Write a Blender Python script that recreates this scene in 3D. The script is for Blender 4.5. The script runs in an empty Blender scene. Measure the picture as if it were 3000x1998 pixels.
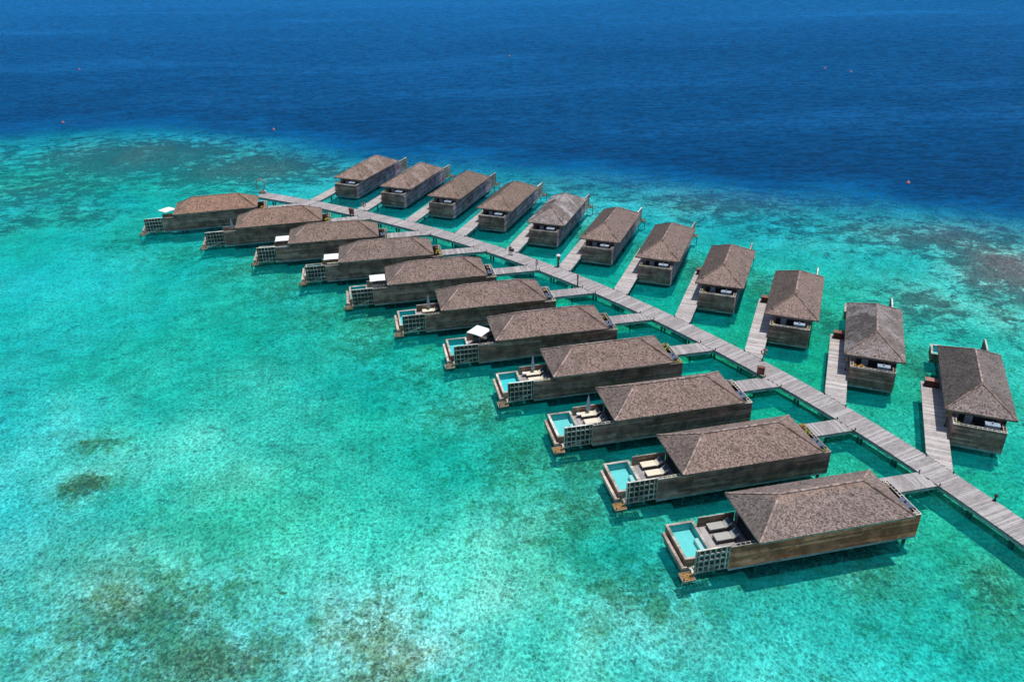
import bpy, math, random
import numpy as np
from mathutils import Vector, Matrix
random.seed(7)
R = math.radians
sc = bpy.context.scene
col = sc.collection

# ------------------------------------------------------------------ camera, sky, sun
cam_d = bpy.data.cameras.new('camera'); cam = bpy.data.objects.new('camera', cam_d); col.objects.link(cam)
PITCH, ROLL, CH = 0.49636456, -0.02129472, 53.0909
fw = Vector((0, math.cos(PITCH), -math.sin(PITCH))); up0 = Vector((0, math.sin(PITCH), math.cos(PITCH))); r0 = Vector((1, 0, 0))
rt = r0*math.cos(ROLL)+up0*math.sin(ROLL); up = -r0*math.sin(ROLL)+up0*math.cos(ROLL)
cm = Matrix((rt, up, -fw)).transposed().to_4x4(); cm.translation = (0, 0, CH)
cam.matrix_world = cm
cam_d.sensor_width = 36; cam_d.lens = 36*2329.088/3000; cam_d.clip_start = .5; cam_d.clip_end = 30000
sc.camera = cam
SUN = Vector((.157, .087, .984)).normalized()
w = bpy.data.worlds.new('World'); sc.world = w; w.use_nodes = True
nt = w.node_tree; bg = nt.nodes['Background']; sky = nt.nodes.new('ShaderNodeTexSky')
sky.sky_type = 'NISHITA'; sky.sun_disc = False
sky.sun_elevation = math.asin(SUN.z); sky.sun_rotation = math.atan2(SUN.x, SUN.y)
sky.air_density = 1.0; sky.dust_density = .6; sky.ozone_density = 1.5
nt.links.new(sky.outputs[0], bg.inputs[0]); bg.inputs[1].default_value = .12
sl = bpy.data.lights.new('sun', 'SUN'); so = bpy.data.objects.new('sun', sl); col.objects.link(so)
sl.energy = 4.0; sl.angle = R(.53); sl.color = (1, .965, .91)
so.rotation_euler = SUN.to_track_quat('Z', 'Y').to_euler()
sc.view_settings.view_transform = 'Standard'; sc.view_settings.look = 'None'
sc.view_settings.exposure = 0; sc.view_settings.gamma = 1; sc.view_settings.use_curve_mapping = False
sc.render.engine = 'CYCLES'
cy = sc.cycles
cy.max_bounces = 6; cy.diffuse_bounces = 3; cy.glossy_bounces = 3; cy.transmission_bounces = 3; cy.transparent_max_bounces = 12
cy.caustics_reflective = False; cy.caustics_refractive = False; cy.sample_clamp_indirect = 6
cy.use_denoising = True; cy.use_adaptive_sampling = True; cy.adaptive_threshold = .02

# ------------------------------------------------------------------ material helpers
def s2l(c): return tuple((x/12.92 if x <= .04045 else ((x+.055)/1.055)**2.4) for x in c)
class N:
    def __init__(s, name):
        s.m = bpy.data.materials.new(name); s.m.use_nodes = True; s.t = s.m.node_tree; s.t.nodes.clear()
        s.out = s.n('OutputMaterial')
    def n(s, ty, **k):
        o = s.t.nodes.new('ShaderNode'+ty)
        for a, b in k.items(): setattr(o, a, b)
        return o
    def put(s, sock, v):
        if isinstance(v, bpy.types.NodeSocket): s.t.links.new(v, sock)
        elif v is not None: sock.default_value = v
    def math(s, op, a, b=None, c=None, clamp=False):
        o = s.n('Math', operation=op, use_clamp=clamp); s.put(o.inputs[0], a)
        if b is not None: s.put(o.inputs[1], b)
        if c is not None: s.put(o.inputs[2], c)
        return o.outputs[0]
    def mix(s, f, a, b, bt='MIX'):
        o = s.n('Mix', data_type='RGBA', blend_type=bt); s.put(o.inputs[0], f)
        for i, v in ((6, a), (7, b)):
            if isinstance(v, tuple) and len(v) == 3: v = (*v, 1)
            s.put(o.inputs[i], v)
        return o.outputs[2]
    def mapr(s, v, a, b, c=0., d=1., smooth=True):
        o = s.n('MapRange', interpolation_type='SMOOTHSTEP' if smooth else 'LINEAR'); s.put(o.inputs[0], v)
        for i, x in ((1, a), (2, b), (3, c), (4, d)): o.inputs[i].default_value = x
        return o.outputs[0]
    def coord(s, kind='Object'): return s.n('TexCoord').outputs[kind]
    def pos(s): return s.n('NewGeometry').outputs['Position']
    def map(s, v, sc_=(1, 1, 1), rot=(0, 0, 0), loc=(0, 0, 0)):
        o = s.n('Mapping'); s.put(o.inputs[0], v); o.inputs['Scale'].default_value = sc_; o.inputs['Rotation'].default_value = rot; o.inputs['Location'].default_value = loc
        return o.outputs[0]
    def noise(s, v, scale, detail=3, rough=.55, dist=0., out='Fac'):
        o = s.n('TexNoise'); s.put(o.inputs['Vector'], v); o.inputs['Scale'].default_value = scale; o.inputs['Detail'].default_value = detail
        o.inputs['Roughness'].default_value = rough; o.inputs['Distortion'].default_value = dist
        return o.outputs[0 if out == 'Fac' else 1]
    def attr(s, name): return s.n('Attribute', attribute_name=name).outputs['Fac']
    def bump(s, h, strength, dist, normal=None):
        o = s.n('Bump'); o.inputs['Strength'].default_value = strength; o.inputs['Distance'].default_value = dist; s.put(o.inputs['Height'], h)
        if normal: s.put(o.inputs['Normal'], normal)
        return o.outputs[0]
    def bsdf(s, colr, rough=.7, spec=.3, normal=None, metal=0.):
        o = s.n('BsdfPrincipled'); s.put(o.inputs['Base Color'], (*colr, 1) if isinstance(colr, tuple) and len(colr) == 3 else colr)
        s.put(o.inputs['Roughness'], rough); o.inputs['Specular IOR Level'].default_value = spec; o.inputs['Metallic'].default_value = metal
        if normal: s.put(o.inputs['Normal'], normal)
        return o.outputs[0]
    def end(s, sh): s.t.links.new(sh, s.out.inputs[0]); return s.m
M = {}
def rnd_of(n):      # per-piece random value: attribute written on joined pieces plus the object's own random
    return n.math('FRACT', n.math('ADD', n.attr('rnd'), n.n('ObjectInfo').outputs['Random']))
def tinted(n, c): return n.mix(1., c, n.n('ObjectInfo').outputs['Color'], 'MULTIPLY')

def wood(name, dark, mid, light, along=(.35, 6, 6), rough=.8, warm=None, world=False):
    n = N(name); r = rnd_of(n)
    v = n.coord('Object') if not world else n.pos()
    comb = n.n('CombineXYZ'); n.put(comb.inputs[0], n.math('MULTIPLY', r, 37.)); n.put(comb.inputs[1], n.math('MULTIPLY', r, 19.))
    va = n.n('VectorMath', operation='ADD'); n.put(va.inputs[0], v); n.put(va.inputs[1], comb.outputs[0])
    g = n.noise(n.map(va.outputs[0], along), 1.6, 5, .65)
    c = n.mix(n.mapr(g, .35, .62), dark, mid)
    c = n.mix(n.mapr(n.math('ADD', n.math('MULTIPLY', r, .62), n.math('MULTIPLY', g, .7)), .55, 1.0), c, light)
    if warm: c = n.mix(n.mapr(n.noise(n.map(va.outputs[0], (.25, 2, 2)), 1.2, 3), .5, .72, 0, .8), c, warm)
    wp = n.pos(); c = n.mix(1., c, n.mapr(n.noise(wp, .7, 5, .7), *((.3, .7, .93, 1.06) if name == 'deck_planks' else (.36, .64, .6, 1.28))), 'MULTIPLY')
    c = tinted(n, c)
    b = n.bump(g, .25, .01)
    M[name] = n.end(n.bsdf(c, rough, .2, b))
wood('weathered_boards', (.09, .067, .06), (.20, .15, .135), (.31, .245, .22), (.22, 11, 11), warm=(.30, .16, .10))
wood('deck_planks', (.22, .203, .197), (.325, .30, .29), (.44, .412, .40), (4, .6, 4), warm=(.42, .345, .355))
wood('pale_timber', (.30, .26, .21), (.46, .41, .35), (.60, .55, .49), (.5, 6, 6))
wood('tan_timber', (.22, .15, .10), (.38, .27, .20), (.50, .38, .29), (.5, 6, 6))
wood('red_timber', (.12, .05, .035), (.2, .085, .06), (.28, .13, .10), (.5, 6, 6))

def mat_shingle():
    n = N('cedar_shingles'); r = n.attr('rnd'); tone = n.attr('tone'); p = n.pos()
    oc = n.coord('Object')
    big = n.noise(n.map(p, (1, 1, 1)), .55, 4, .6)
    mid = n.noise(n.map(oc, (1, 1, 1)), 3.2, 4, .7)
    c = n.mix(n.mapr(r, .1, .9, smooth=False), (.09, .068, .062), (.33, .265, .243))
    c = n.mix(n.mapr(mid, .4, .66, 0, .55), c, (.36, .30, .275))
    c = n.mix(n.mapr(big, .46, .7, 0, .45), c, (.11, .095, .085))
    st = n.noise(n.map(oc, (2.2, .35, .35)), 1.4, 3, .6)
    c = n.mix(n.mapr(st, .56, .76, 0, .3), c, (.28, .16, .10))
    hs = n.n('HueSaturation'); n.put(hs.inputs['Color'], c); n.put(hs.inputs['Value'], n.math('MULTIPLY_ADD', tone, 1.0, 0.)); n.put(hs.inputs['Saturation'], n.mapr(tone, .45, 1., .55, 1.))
    c = hs.outputs[0]
    def oprop(nm_): return n.n('Attribute', attribute_type='OBJECT', attribute_name=nm_).outputs['Fac']
    pm_ = n.math('MULTIPLY', n.mapr(n.noise(oc, .33, 4, .7, .5), .44, .60), oprop('pale'))
    c = n.mix(n.math('MULTIPLY', pm_, n.mapr(r, .1, .9, .35, .95)), c, (.46, .43, .44))
    so_ = n.n('SeparateXYZ'); n.put(so_.inputs[0], oc)
    up_ = n.math('MULTIPLY_ADD', n.noise(n.map(oc, (2.6, .5, .5)), 1., 3, .6), 2.2, so_.outputs[2])
    c = n.mix(n.math('MULTIPLY', n.mapr(up_, 6.55, 7.3, 0, .7), oprop('streak')), c, (.42, .28, .20))
    c = tinted(n, c)
    b = n.bump(n.noise(oc, 26, 3), .35, .012)
    M['shingle'] = n.end(n.bsdf(c, .9, .15, b))
mat_shingle()

def plain(name, c, rough=.6, var=.25, scale=3., spec=.3, metal=0., tint=True):
    n = N(name); g = n.noise(n.pos(), scale, 4, .6)
    cc = n.mix(n.mapr(g, .3, .7), tuple(x*(1-var) for x in c), tuple(min(1, x*(1+var*.6)) for x in c))
    if tint: cc = tinted(n, cc)
    M[name] = n.end(n.bsdf(cc, rough, spec, None, metal))
plain('concrete', (.27, .33, .36), .85, .35, 1.2)
plain('pile_concrete', (.10, .12, .12), .85, .5, 2.)
plain('dark_recess', (.016, .015, .018), .8, .3)  # near-black colour holds the shade beneath villas and pool decks
plain('dark_panel', (.05, .055, .055), .7, .4, 4)
plain('grey_cabinet', (.16, .19, .22), .6, .2)
plain('white_paint', (.72, .72, .72), .5, .06)
plain('canvas', (.80, .80, .79), .8, .04)
plain('folded_canvas', (.42, .48, .55), .8, .15, 5)
plain('cream_cushion', (.62, .58, .50), .9, .12, 6)
plain('navy_cushion', (.045, .065, .12), .9, .2, 6)
plain('rattan', (.07, .06, .055), .8, .4, 9)
plain('pool_tile', (.30, .70, .70), .35, .06, 2)
plain('pool_wall', (.07, .47, .50), .35, .1, 3)
plain('red_paint', (.42, .045, .03), .5, .2)
plain('buoy_orange', (.55, .17, .14), .5, .1)
plain('dark_metal', (.03, .03, .035), .5, .2)
plain('orange_net', (.42, .24, .09), .9, .55, 7)
plain('driftwood', (.36, .30, .24), .8, .4, 7)
plain('skin', (.28, .15, .10), .6, .05)
plain('hair', (.02, .016, .014), .7, .1)
plain('shirt', (.11, .17, .16), .9, .15, 8)
plain('trousers', (.05, .045, .055), .9, .15, 8)
plain('white_shoe', (.7, .7, .7), .7, .05)
plain('curtain', (.30, .33, .36), .9, .1, 4)
def mat_leaf():
    n = N('leaves'); r = n.attr('rnd'); c = n.mix(r, (.10, .16, .03), (.42, .42, .08)); c = tinted(n, c)
    M['leaf'] = n.end(n.bsdf(c, .6, .3))
mat_leaf()
def mat_glass():
    n = N('dark_glass'); g = n.bsdf((.02, .025, .03), .08, .5); M['glass'] = n.end(g)
mat_glass()
def mat_poolwater():
    n = N('pool_water'); f = n.n('Fresnel'); f.inputs[0].default_value = 1.33
    bn = n.bump(n.noise(n.pos(), 5, 3), .3, .03); n.put(f.inputs['Normal'], bn)
    tr = n.n('BsdfTransparent'); n.put(tr.inputs[0], tinted(n, (.42, .93, .955)))
    gl = n.n('BsdfGlossy'); gl.inputs['Roughness'].default_value = .04; n.put(gl.inputs['Normal'], bn)
    mx = n.n('MixShader'); n.put(mx.inputs[0], f.outputs[0]); n.put(mx.inputs[1], tr.outputs[0]); n.put(mx.inputs[2], gl.outputs[0])
    M['pool_water'] = n.end(mx.outputs[0])
mat_poolwater()

# seabed ------------------------------------------------------------
def mat_seabed():
    n = N('seabed'); p = n.pos()
    cor, reef, sand = n.attr('coral'), n.attr('reef'), n.attr('sand')
    dp = n.noise(p, .22, 6, .65)
    fine = n.noise(p, 3.2, 6, .8)
    grit = n.noise(p, 9., 4, .8)
    c = n.mix(n.mapr(dp, .33, .67), (.41, .43, .36), (.70, .69, .62))
    c = n.mix(n.math('MULTIPLY', sand, .75), c, (.93, .91, .86))
    c = n.mix(n.mapr(fine, .44, .74, 0, .6), c, (.30, .33, .22))
    c = n.mix(n.mapr(grit, .30, .48, .45, 0), c, (.22, .23, .16))
    blot = n.noise(p, .55, 8, .78, .5)
    turf = n.mapr(n.math('ADD', blot, n.math('MULTIPLY', cor, .27)), .52, .74, 0, .85)
    c = n.mix(turf, c, (.25, .21, .09))
    spots = n.noise(p, 1.7, 6, .8, .3)
    c = n.mix(n.mapr(n.math('ADD', spots, n.math('MULTIPLY', cor, .32)), .66, .80, 0, .9), c, (.12, .075, .04))
    rf = n.noise(n.map(p, (.8, 1., 1)), .34, 9, .80, .5)
    rf2 = n.noise(p, 1.3, 6, .8, .4)
    rfm = n.math('ADD', n.math('ADD', n.math('MULTIPLY', rf, .75), n.math('MULTIPLY', rf2, .25)), n.math('MULTIPLY', reef, .21))
    c = n.mix(n.mapr(rfm, .545, .64, 0, .97), c, n.mix(n.mapr(rf2, .35, .65), (.12, .055, .06), (.27, .15, .15)))
    b = n.bump(n.noise(p, 1.2, 5, .7), .6, .3)
    M['seabed'] = n.end(n.bsdf(c, .95, .05, b))
mat_seabed()
def mat_sea():
    n = N('sea_water'); p = n.pos()
    drop = n.attr('drop'); dep = n.attr('depth'); green = n.attr('green')
    # transmission by depth, one pass through the water column for light and one for sight
    nz = n.noise(p, .10, 5, .6, .5)
    dd = n.math('MAXIMUM', n.math('MULTIPLY_ADD', n.math('SUBTRACT', nz, .5), 2.6, dep), .2)
    def ex(s_): return n.math('POWER', 2.718, n.math('MULTIPLY', dd, -s_))
    cc = n.n('CombineColor'); n.put(cc.inputs[0], ex(.60)); n.put(cc.inputs[1], ex(.045)); hue = n.noise(p, .035, 3, .5)
    n.put(cc.inputs[2], n.math('POWER', 2.718, n.math('MULTIPLY', dd, n.math('MULTIPLY', n.math('ADD', n.mapr(hue, .35, .65, .018, .072), n.math('MULTIPLY', green, .085)), n.mapr(drop, -75., -15., -1., -.0)))))
    # wave-focused light put into the transmission colour: a net of brighter lines
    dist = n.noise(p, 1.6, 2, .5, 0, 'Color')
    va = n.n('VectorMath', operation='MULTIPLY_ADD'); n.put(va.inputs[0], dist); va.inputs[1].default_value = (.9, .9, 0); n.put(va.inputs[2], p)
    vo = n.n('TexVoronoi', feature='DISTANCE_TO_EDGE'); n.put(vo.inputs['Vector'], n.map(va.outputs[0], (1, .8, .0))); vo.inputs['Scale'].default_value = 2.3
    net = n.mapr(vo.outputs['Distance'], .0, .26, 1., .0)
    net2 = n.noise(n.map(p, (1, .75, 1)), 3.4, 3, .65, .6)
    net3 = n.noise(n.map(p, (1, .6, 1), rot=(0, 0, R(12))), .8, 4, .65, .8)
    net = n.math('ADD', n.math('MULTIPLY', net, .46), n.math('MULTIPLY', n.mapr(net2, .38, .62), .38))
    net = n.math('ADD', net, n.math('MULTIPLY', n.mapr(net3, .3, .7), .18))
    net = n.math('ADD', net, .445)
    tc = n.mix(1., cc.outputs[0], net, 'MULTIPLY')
    # wave relief
    w1 = n.noise(n.map(p, (.55, 1.5, 1), rot=(0, 0, R(8))), .55, 5, .62, .3)
    w2 = n.noise(n.map(p, (.8, 1.6, 1), rot=(0, 0, R(-14))), 2.1, 4, .6, .3)
    h = n.math('ADD', n.math('MULTIPLY', w1, 1.1), n.math('MULTIPLY', w2, .35))
    bn = n.bump(h, 1., .55)
    bg_ = n.bump(n.noise(n.map(p, (1, 1.4, 1)), 3.2, 4, .7), 1., .30, bn)
    tr = n.n('BsdfTransparent'); n.put(tr.inputs[0], tc)
    rip = n.math('ADD', n.math('MULTIPLY', n.noise(n.map(p, (.30, 1.1, 1), rot=(0, 0, R(5))), 1.7, 4, .7, .4), .6), n.math('MULTIPLY', n.noise(n.map(p, (.35, 1., 1), rot=(0, 0, R(-9))), .45, 4, .65, .3), .4))  # ripple light and shade, put into the colour of body and scatter
    body = n.n('BsdfDiffuse'); n.put(body.inputs['Normal'], bn)
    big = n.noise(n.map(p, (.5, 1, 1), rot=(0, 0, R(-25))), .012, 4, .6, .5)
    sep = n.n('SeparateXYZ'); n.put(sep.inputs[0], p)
    off = n.mapr(n.math('MULTIPLY_ADD', n.math('SUBTRACT', big, .5), 300., sep.outputs[1]), 170., 620., 0, 1, smooth=False)  # body colour lightens with distance, standing in for haze and sky reflection
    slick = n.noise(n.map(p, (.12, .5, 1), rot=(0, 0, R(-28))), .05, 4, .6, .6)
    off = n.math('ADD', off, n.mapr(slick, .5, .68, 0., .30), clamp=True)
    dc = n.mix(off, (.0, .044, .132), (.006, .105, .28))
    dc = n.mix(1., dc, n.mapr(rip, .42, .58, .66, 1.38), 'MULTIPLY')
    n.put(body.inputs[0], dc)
    scat = n.n('BsdfDiffuse'); n.put(scat.inputs[0], n.mix(1., n.mix(n.mapr(drop, -60., -4.), (.0, .37, .37), (.0, .12, .33)), n.mapr(rip, .40, .60, .7, 1.3), 'MULTIPLY')); n.put(scat.inputs['Normal'], bn)
    ms = n.n('MixShader'); n.put(ms.inputs[0], n.math('MAXIMUM', n.mapr(dd, .3, 6., .06, .45), n.mapr(drop, -40., 6., 0., .75))); n.put(ms.inputs[1], tr.outputs[0]); n.put(ms.inputs[2], scat.outputs[0])
    m2 = n.n('MixShader')
    edge = n.noise(n.map(p, (.7, 1, 1)), .05, 8, .68, .6)
    df = n.mapr(n.math('MULTIPLY_ADD', n.math('SUBTRACT', edge, .5), 62., drop), -9., 11.)
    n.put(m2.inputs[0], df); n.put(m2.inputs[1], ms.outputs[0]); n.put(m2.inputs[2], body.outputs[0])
    gl = n.n('BsdfGlossy'); gl.inputs['Roughness'].default_value = .10; n.put(gl.inputs['Normal'], bg_)
    f = n.n('Fresnel'); f.inputs[0].default_value = 1.33; n.put(f.inputs['Normal'], bn)
    m3 = n.n('MixShader'); n.put(m3.inputs[0], n.math('MULTIPLY', f.outputs[0], .055)); n.put(m3.inputs[1], m2.outputs[0]); n.put(m3.inputs[2], gl.outputs[0])
    M['sea'] = n.end(m3.outputs[0])
mat_sea()

# ------------------------------------------------------------------ mesh helpers
class MB:
    """collects quads with a random value and a tone per face; m=-1 mirrors y"""
    def __init__(s, m=1): s.v = []; s.f = []; s.r = []; s.t = []; s.m = m
    def face(s, pts, r=None, t=1.):
        i = len(s.v); s.v += [(p[0], p[1]*s.m, p[2]) for p in pts]
        idx = list(range(i, i+len(pts)))
        if s.m < 0: idx.reverse()
        s.f.append(idx); s.r.append(random.random() if r is None else r); s.t.append(t)
    def hexa(s, b, tp, r=None, t=1.):   # b, tp: 4 points each, counter-clockwise seen from above
        r = random.random() if r is None else r
        s.face(b[::-1], r, t); s.face(tp, r, t)
        for i in range(4):
            j = (i+1) % 4; s.face([b[i], b[j], tp[j], tp[i]], r, t)
    def box(s, x0, x1, y0, y1, z0, z1, r=None, t=1.):
        s.hexa([(x0, y0, z0), (x1, y0, z0), (x1, y1, z0), (x0, y1, z0)], [(x0, y0, z1), (x1, y0, z1), (x1, y1, z1), (x0, y1, z1)], r, t)
    def beam(s, a, b, w_, h_, r=None, t=1.):   # square bar between two points
        a, b = Vector(a), Vector(b); d = (b-a).normalized()
        sd = d.cross(Vector((0, 0, 1)))
        sd = sd.normalized() if sd.length > 1e-4 else Vector((1, 0, 0))
        u = sd.cross(d)
        q = [sd*(-w_/2)+u*(-h_/2), sd*(w_/2)+u*(-h_/2), sd*(w_/2)+u*(h_/2), sd*(-w_/2)+u*(h_/2)]
        r = random.random() if r is None else r
        A = [a+x for x in q]; B = [b+x for x in q]
        s.face(A, r, t); s.face(B[::-1], r, t)
        for i in range(4):
            j = (i+1) % 4; s.face([A[j], A[i], B[i], B[j]], r, t)
    def lathe(s, cx, cy, prof, n=12, r=None):
        r = random.random() if r is None else r
        rings = [[(cx+math.cos(2*math.pi*k/n)*p[0], cy+math.sin(2*math.pi*k/n)*p[0], p[1]) for k in range(n)] for p in prof]
        for a, b in zip(rings[:-1], rings[1:]):
            for k in range(n):
                j = (k+1) % n; s.face([a[k], a[j], b[j], b[k]], r)
        s.face(rings[0][::-1], r); s.face(rings[-1], r)
    def tube(s, pts, rad, n=8, r=None, closed=False):
        r = random.random() if r is None else r
        pts = [Vector(p) for p in pts]; L_ = len(pts); rings = []
        for i, p in enumerate(pts):
            if closed: d = pts[(i+1) % L_]-pts[i-1]
            else: d = pts[min(i+1, L_-1)]-pts[max(i-1, 0)]
            d.normalize(); ref = Vector((0, 0, 1)) if abs(d.z) < .9 else Vector((1, 0, 0))
            sd = d.cross(ref).normalized(); u = sd.cross(d)
            rr = rad[i] if isinstance(rad, (list, tuple)) else rad
            rings.append([p+sd*math.cos(2*math.pi*k/n)*rr+u*math.sin(2*math.pi*k/n)*rr for k in range(n)])
        last = L_ if closed else L_-1
        for i in range(last):
            a, b = rings[i], rings[(i+1) % L_]
            for k in range(n):
                j = (k+1) % n; s.face([a[j], a[k], b[k], b[j]], r)
        if not closed: s.face(rings[0], r); s.face(rings[-1][::-1], r)
    def mesh(s, name, mat):
        me = bpy.data.meshes.new(name); me.from_pydata([tuple(x) for x in s.v], [], s.f)
        for nm, dat in (('rnd', s.r), ('tone', s.t)):
            a = me.attributes.new(nm, 'FLOAT', 'FACE'); a.data.foreach_set('value', dat)
        me.materials.append(M[mat]); me.update(); return me
    def build(s, name, mat, parent=None, stuff=False, color=None):
        return link(s.mesh(name, mat), name, parent, stuff, color)
def link(me, name, parent=None, stuff=False, color=None):
    o = bpy.data.objects.new(name, me); col.objects.link(o)
    if parent: o.parent = parent
    if stuff: o['kind'] = 'stuff'
    if color: o.color = (*color, 1)
    return o
def empty(name, loc, rz=0.):
    o = bpy.data.objects.new(name, None); col.objects.link(o); o.location = loc; o.rotation_euler = (0, 0, rz); o.empty_display_size = .3
    return o
def tag(o, label=None, cat=None, group=None, kind=None):
    if label: o['label'] = label
    if cat: o['category'] = cat
    if group: o['group'] = group
    if kind: o['kind'] = kind
    return o
def copy_tree(o, parent=None):
    c = o.copy(); col.objects.link(c); c.parent = parent
    for ch in list(KIDS.get(o, [])):
        KIDS.setdefault(c, []).append(copy_tree(ch, c))
    return c
KIDS = {}
def kid(parent, o): KIDS.setdefault(parent, []).append(o); return o

# ------------------------------------------------------------------ seabed and water
EDGE = [(-400, 219), (-220, 226), (-146, 235), (-120, 243), (-91, 238), (-64, 227), (-43, 211), (-20, 200), (1, 194), (20, 185), (38, 178), (53, 170), (68, 166), (81, 161), (92, 155), (140, 134), (220, 104), (400, 64)]
CORAL_AND_SHADE = [[-33.1, 50.1, 9.1, 6.6, 0.7], [-26.0, 45.3, 8.5, 3.1, 0.8], [-47.0, 69.2, 2.6, 2.2, 1.1], [-49.0, 77.3, 2.8, 1.4, 0.85], [-13.0, 48.8, 5.3, 4.5, 0.6], [-10.3, 43.9, 4.5, 2.6, 0.7], [32.5, 52.7, 3.4, 2.5, 0.7], [42.4, 51.6, 2.7, 4.4, 0.8], [37.8, 45.7, 3.6, 2.1, 0.4], [25.8, 57.2, 8.4, 2.7, 0.9], [35.4, 59.8, 3.0, 1.9, 0.7], [8.1, 71.2, 4.2, 4.3, 0.7], [5.3, 69.4, 5.6, 3.6, 0.4], [-28.1, 120.1, 5.1, 8.2, 0.6], [-19.9, 109.7, 4.8, 7.1, 0.75], [-13.2, 99.6, 3.4, 5.1, 0.5], [-36.6, 127.6, 5.4, 7.5, 0.5], [-50.2, 137.8, 7.7, 5.1, 0.5], [-1.1, 64.0, 7.8, 4.8, 0.35], [2.4, 83.1, 2.5, 3.9, 0.45], [-7.9, 91.8, 2.8, 3.6, 0.4], [33.0, 47.6, 5.8, 2.2, 0.3], [-62.3, 155.1, 17.7, 4.1, 0.35]]
REEF = [[-95.7, 203.1, 31.4, 19.8, 0.9], [-105.2, 178.3, 21.0, 15.8, 0.7], [-66.0, 191.8, 22.1, 14.9, 0.9], [-43.6, 184.5, 16.3, 8.3, 0.6], [-89.8, 158.9, 9.5, 6.5, 0.6], [-100.8, 155.5, 4.3, 8.3, 0.6], [-24.5, 194.6, 17.0, 6.7, 0.5], [27.7, 174.1, 16.7, 6.3, 0.5], [46.8, 158.7, 18.1, 8.6, 0.7], [81.8, 121.4, 8.3, 12.5, 0.9], [63.0, 109.3, 8.7, 8.2, 0.6], [81.0, 137.1, 17.0, 7.6, 0.75], [67.7, 157.3, 13.7, 6.4, 0.5], [60.6, 138.3, 9.3, 6.8, 0.3], [43.1, 112.7, 3.2, 8.6, 0.5], [31.2, 119.8, 2.8, 8.1, 0.4], [12.0, 170.2, 15.0, 4.8, 0.4], [71.7, 103.1, 5.9, 6.4, 0.5], [74.3, 113.7, 4.2, 10.0, 0.5], [-150, 190, 40, 25, .8]]
SAND = [[-8.3, 52.6, 8.1, 8.3, 1], [-17.4, 60.4, 6.1, 4.4, 0.6], [-56.0, 72.7, 5.9, 12.9, 0.4], [-12.2, 93.3, 4.2, 4.1, 0.9], [-9.1, 82.0, 5.9, 3.8, 0.4], [-75.9, 125.4, 15.5, 16.2, 0.6], [-28.0, 53.1, 3.8, 2.5, 0.3], [-79.7, 222.6, 10.7, 8.5, 1.0], [-99.2, 231.2, 4.1, 3.3, 0.9], [34.2, 167.5, 6.6, 3.3, 0.7], [9.5, 46.4, 5.7, 4.2, 0.5], [21.8, 44.4, 8.3, 3.3, 0.5], [18.1, 156.3, 13.9, 6.3, 0.4], [-36.6, 77.3, 8.2, 6.3, 0.5], [-36.4, 166.4, 13.4, 9.3, 0.3]]
import math as _m
UNDER = [(-49.182, 150.324, -2.9121), (-34.927, 142.016, -2.9302), (-23.259, 133.262, -2.9678), (-13.044, 124.501, -2.9732), (-4.153, 115.61, -2.9497), (4.539, 106.5, -2.948), (12.309, 97.238, -2.9518), (19.277, 87.893, -2.9455), (25.37, 78.551, -2.9365), (30.866, 68.964, -2.9327), (35.717, 59.135, -2.9401)]
for _x, _y, _t in UNDER:
    for _d, _r in ((4, 3.2), (9, 3.4), (14.5, 3.2), (19.5, 2.6)): CORAL_AND_SHADE.append([_x+_m.cos(_t)*_d+.8*_m.sin(_d*9+_x), _y+_m.sin(_t)*_d-.8, _r, _r*.7, .85])  # bed darkened beneath each villa: shade there put into the coral mask too
for _x, _y, _t in UNDER: CORAL_AND_SHADE.append([_x+_m.cos(_t)*25, _y+_m.sin(_t)*25-1, 7, 5.5, .6])
for _x, _y in ((-29, 172), (-18, 165), (-8, 158.5), (2, 150.5), (11.5, 142), (20.5, 133.5), (28.5, 125), (36, 114.5), (43.5, 104), (50.5, 92.5)): CORAL_AND_SHADE.append([_x+3.4, _y-1.5, 2.6, 7., .75])
GREEN = [[20, 95, 34, 30, 1.], [45, 60, 20, 22, .8], [-18, 62, 14, 8, .9], [0, 60, 12, 8, .8], [60, 100, 25, 30, .6], [-12, 105, 14, 14, .8], [-30, 130, 16, 12, .7], [0, 140, 30, 14, .6]]
DEEPER = [[-15.7, 87.8, 7.6, 7.6, 0.7], [-9.9, 72.4, 6.9, 7.0, 0.8], [-40.0, 102.9, 12.6, 9.6, 0.3], [-36.6, 66.2, 5.5, 3.3, 0.2], [-0.5, 56.6, 3.3, 2.7, 0.3], [10.9, 56.3, 5.2, 3.6, 0.5], [-25.2, 80.4, 6.3, 4.4, 0.3]]
def blobs(X, Y, L_, sp=1.25):
    o = np.zeros_like(X)
    for x, y, a, b, s in L_: o = np.maximum(o, s*np.exp(-(((X-x)/(a*sp))**2+((Y-y)/(b*sp))**2)))
    return o
def vnoise(X, Y, s, seed=0):
    rs = np.random.RandomState(seed); T = rs.rand(64, 64)
    x, y = X/s, Y/s; xi, yi = np.floor(x).astype(int), np.floor(y).astype(int); fx, fy = x-xi, y-yi
    fx = fx*fx*(3-2*fx); fy = fy*fy*(3-2*fy); g = lambda a, b: T[a % 64, b % 64]
    return (g(xi, yi)*(1-fx)+g(xi+1, yi)*fx)*(1-fy)+(g(xi, yi+1)*(1-fx)+g(xi+1, yi+1)*fx)*fy
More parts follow.
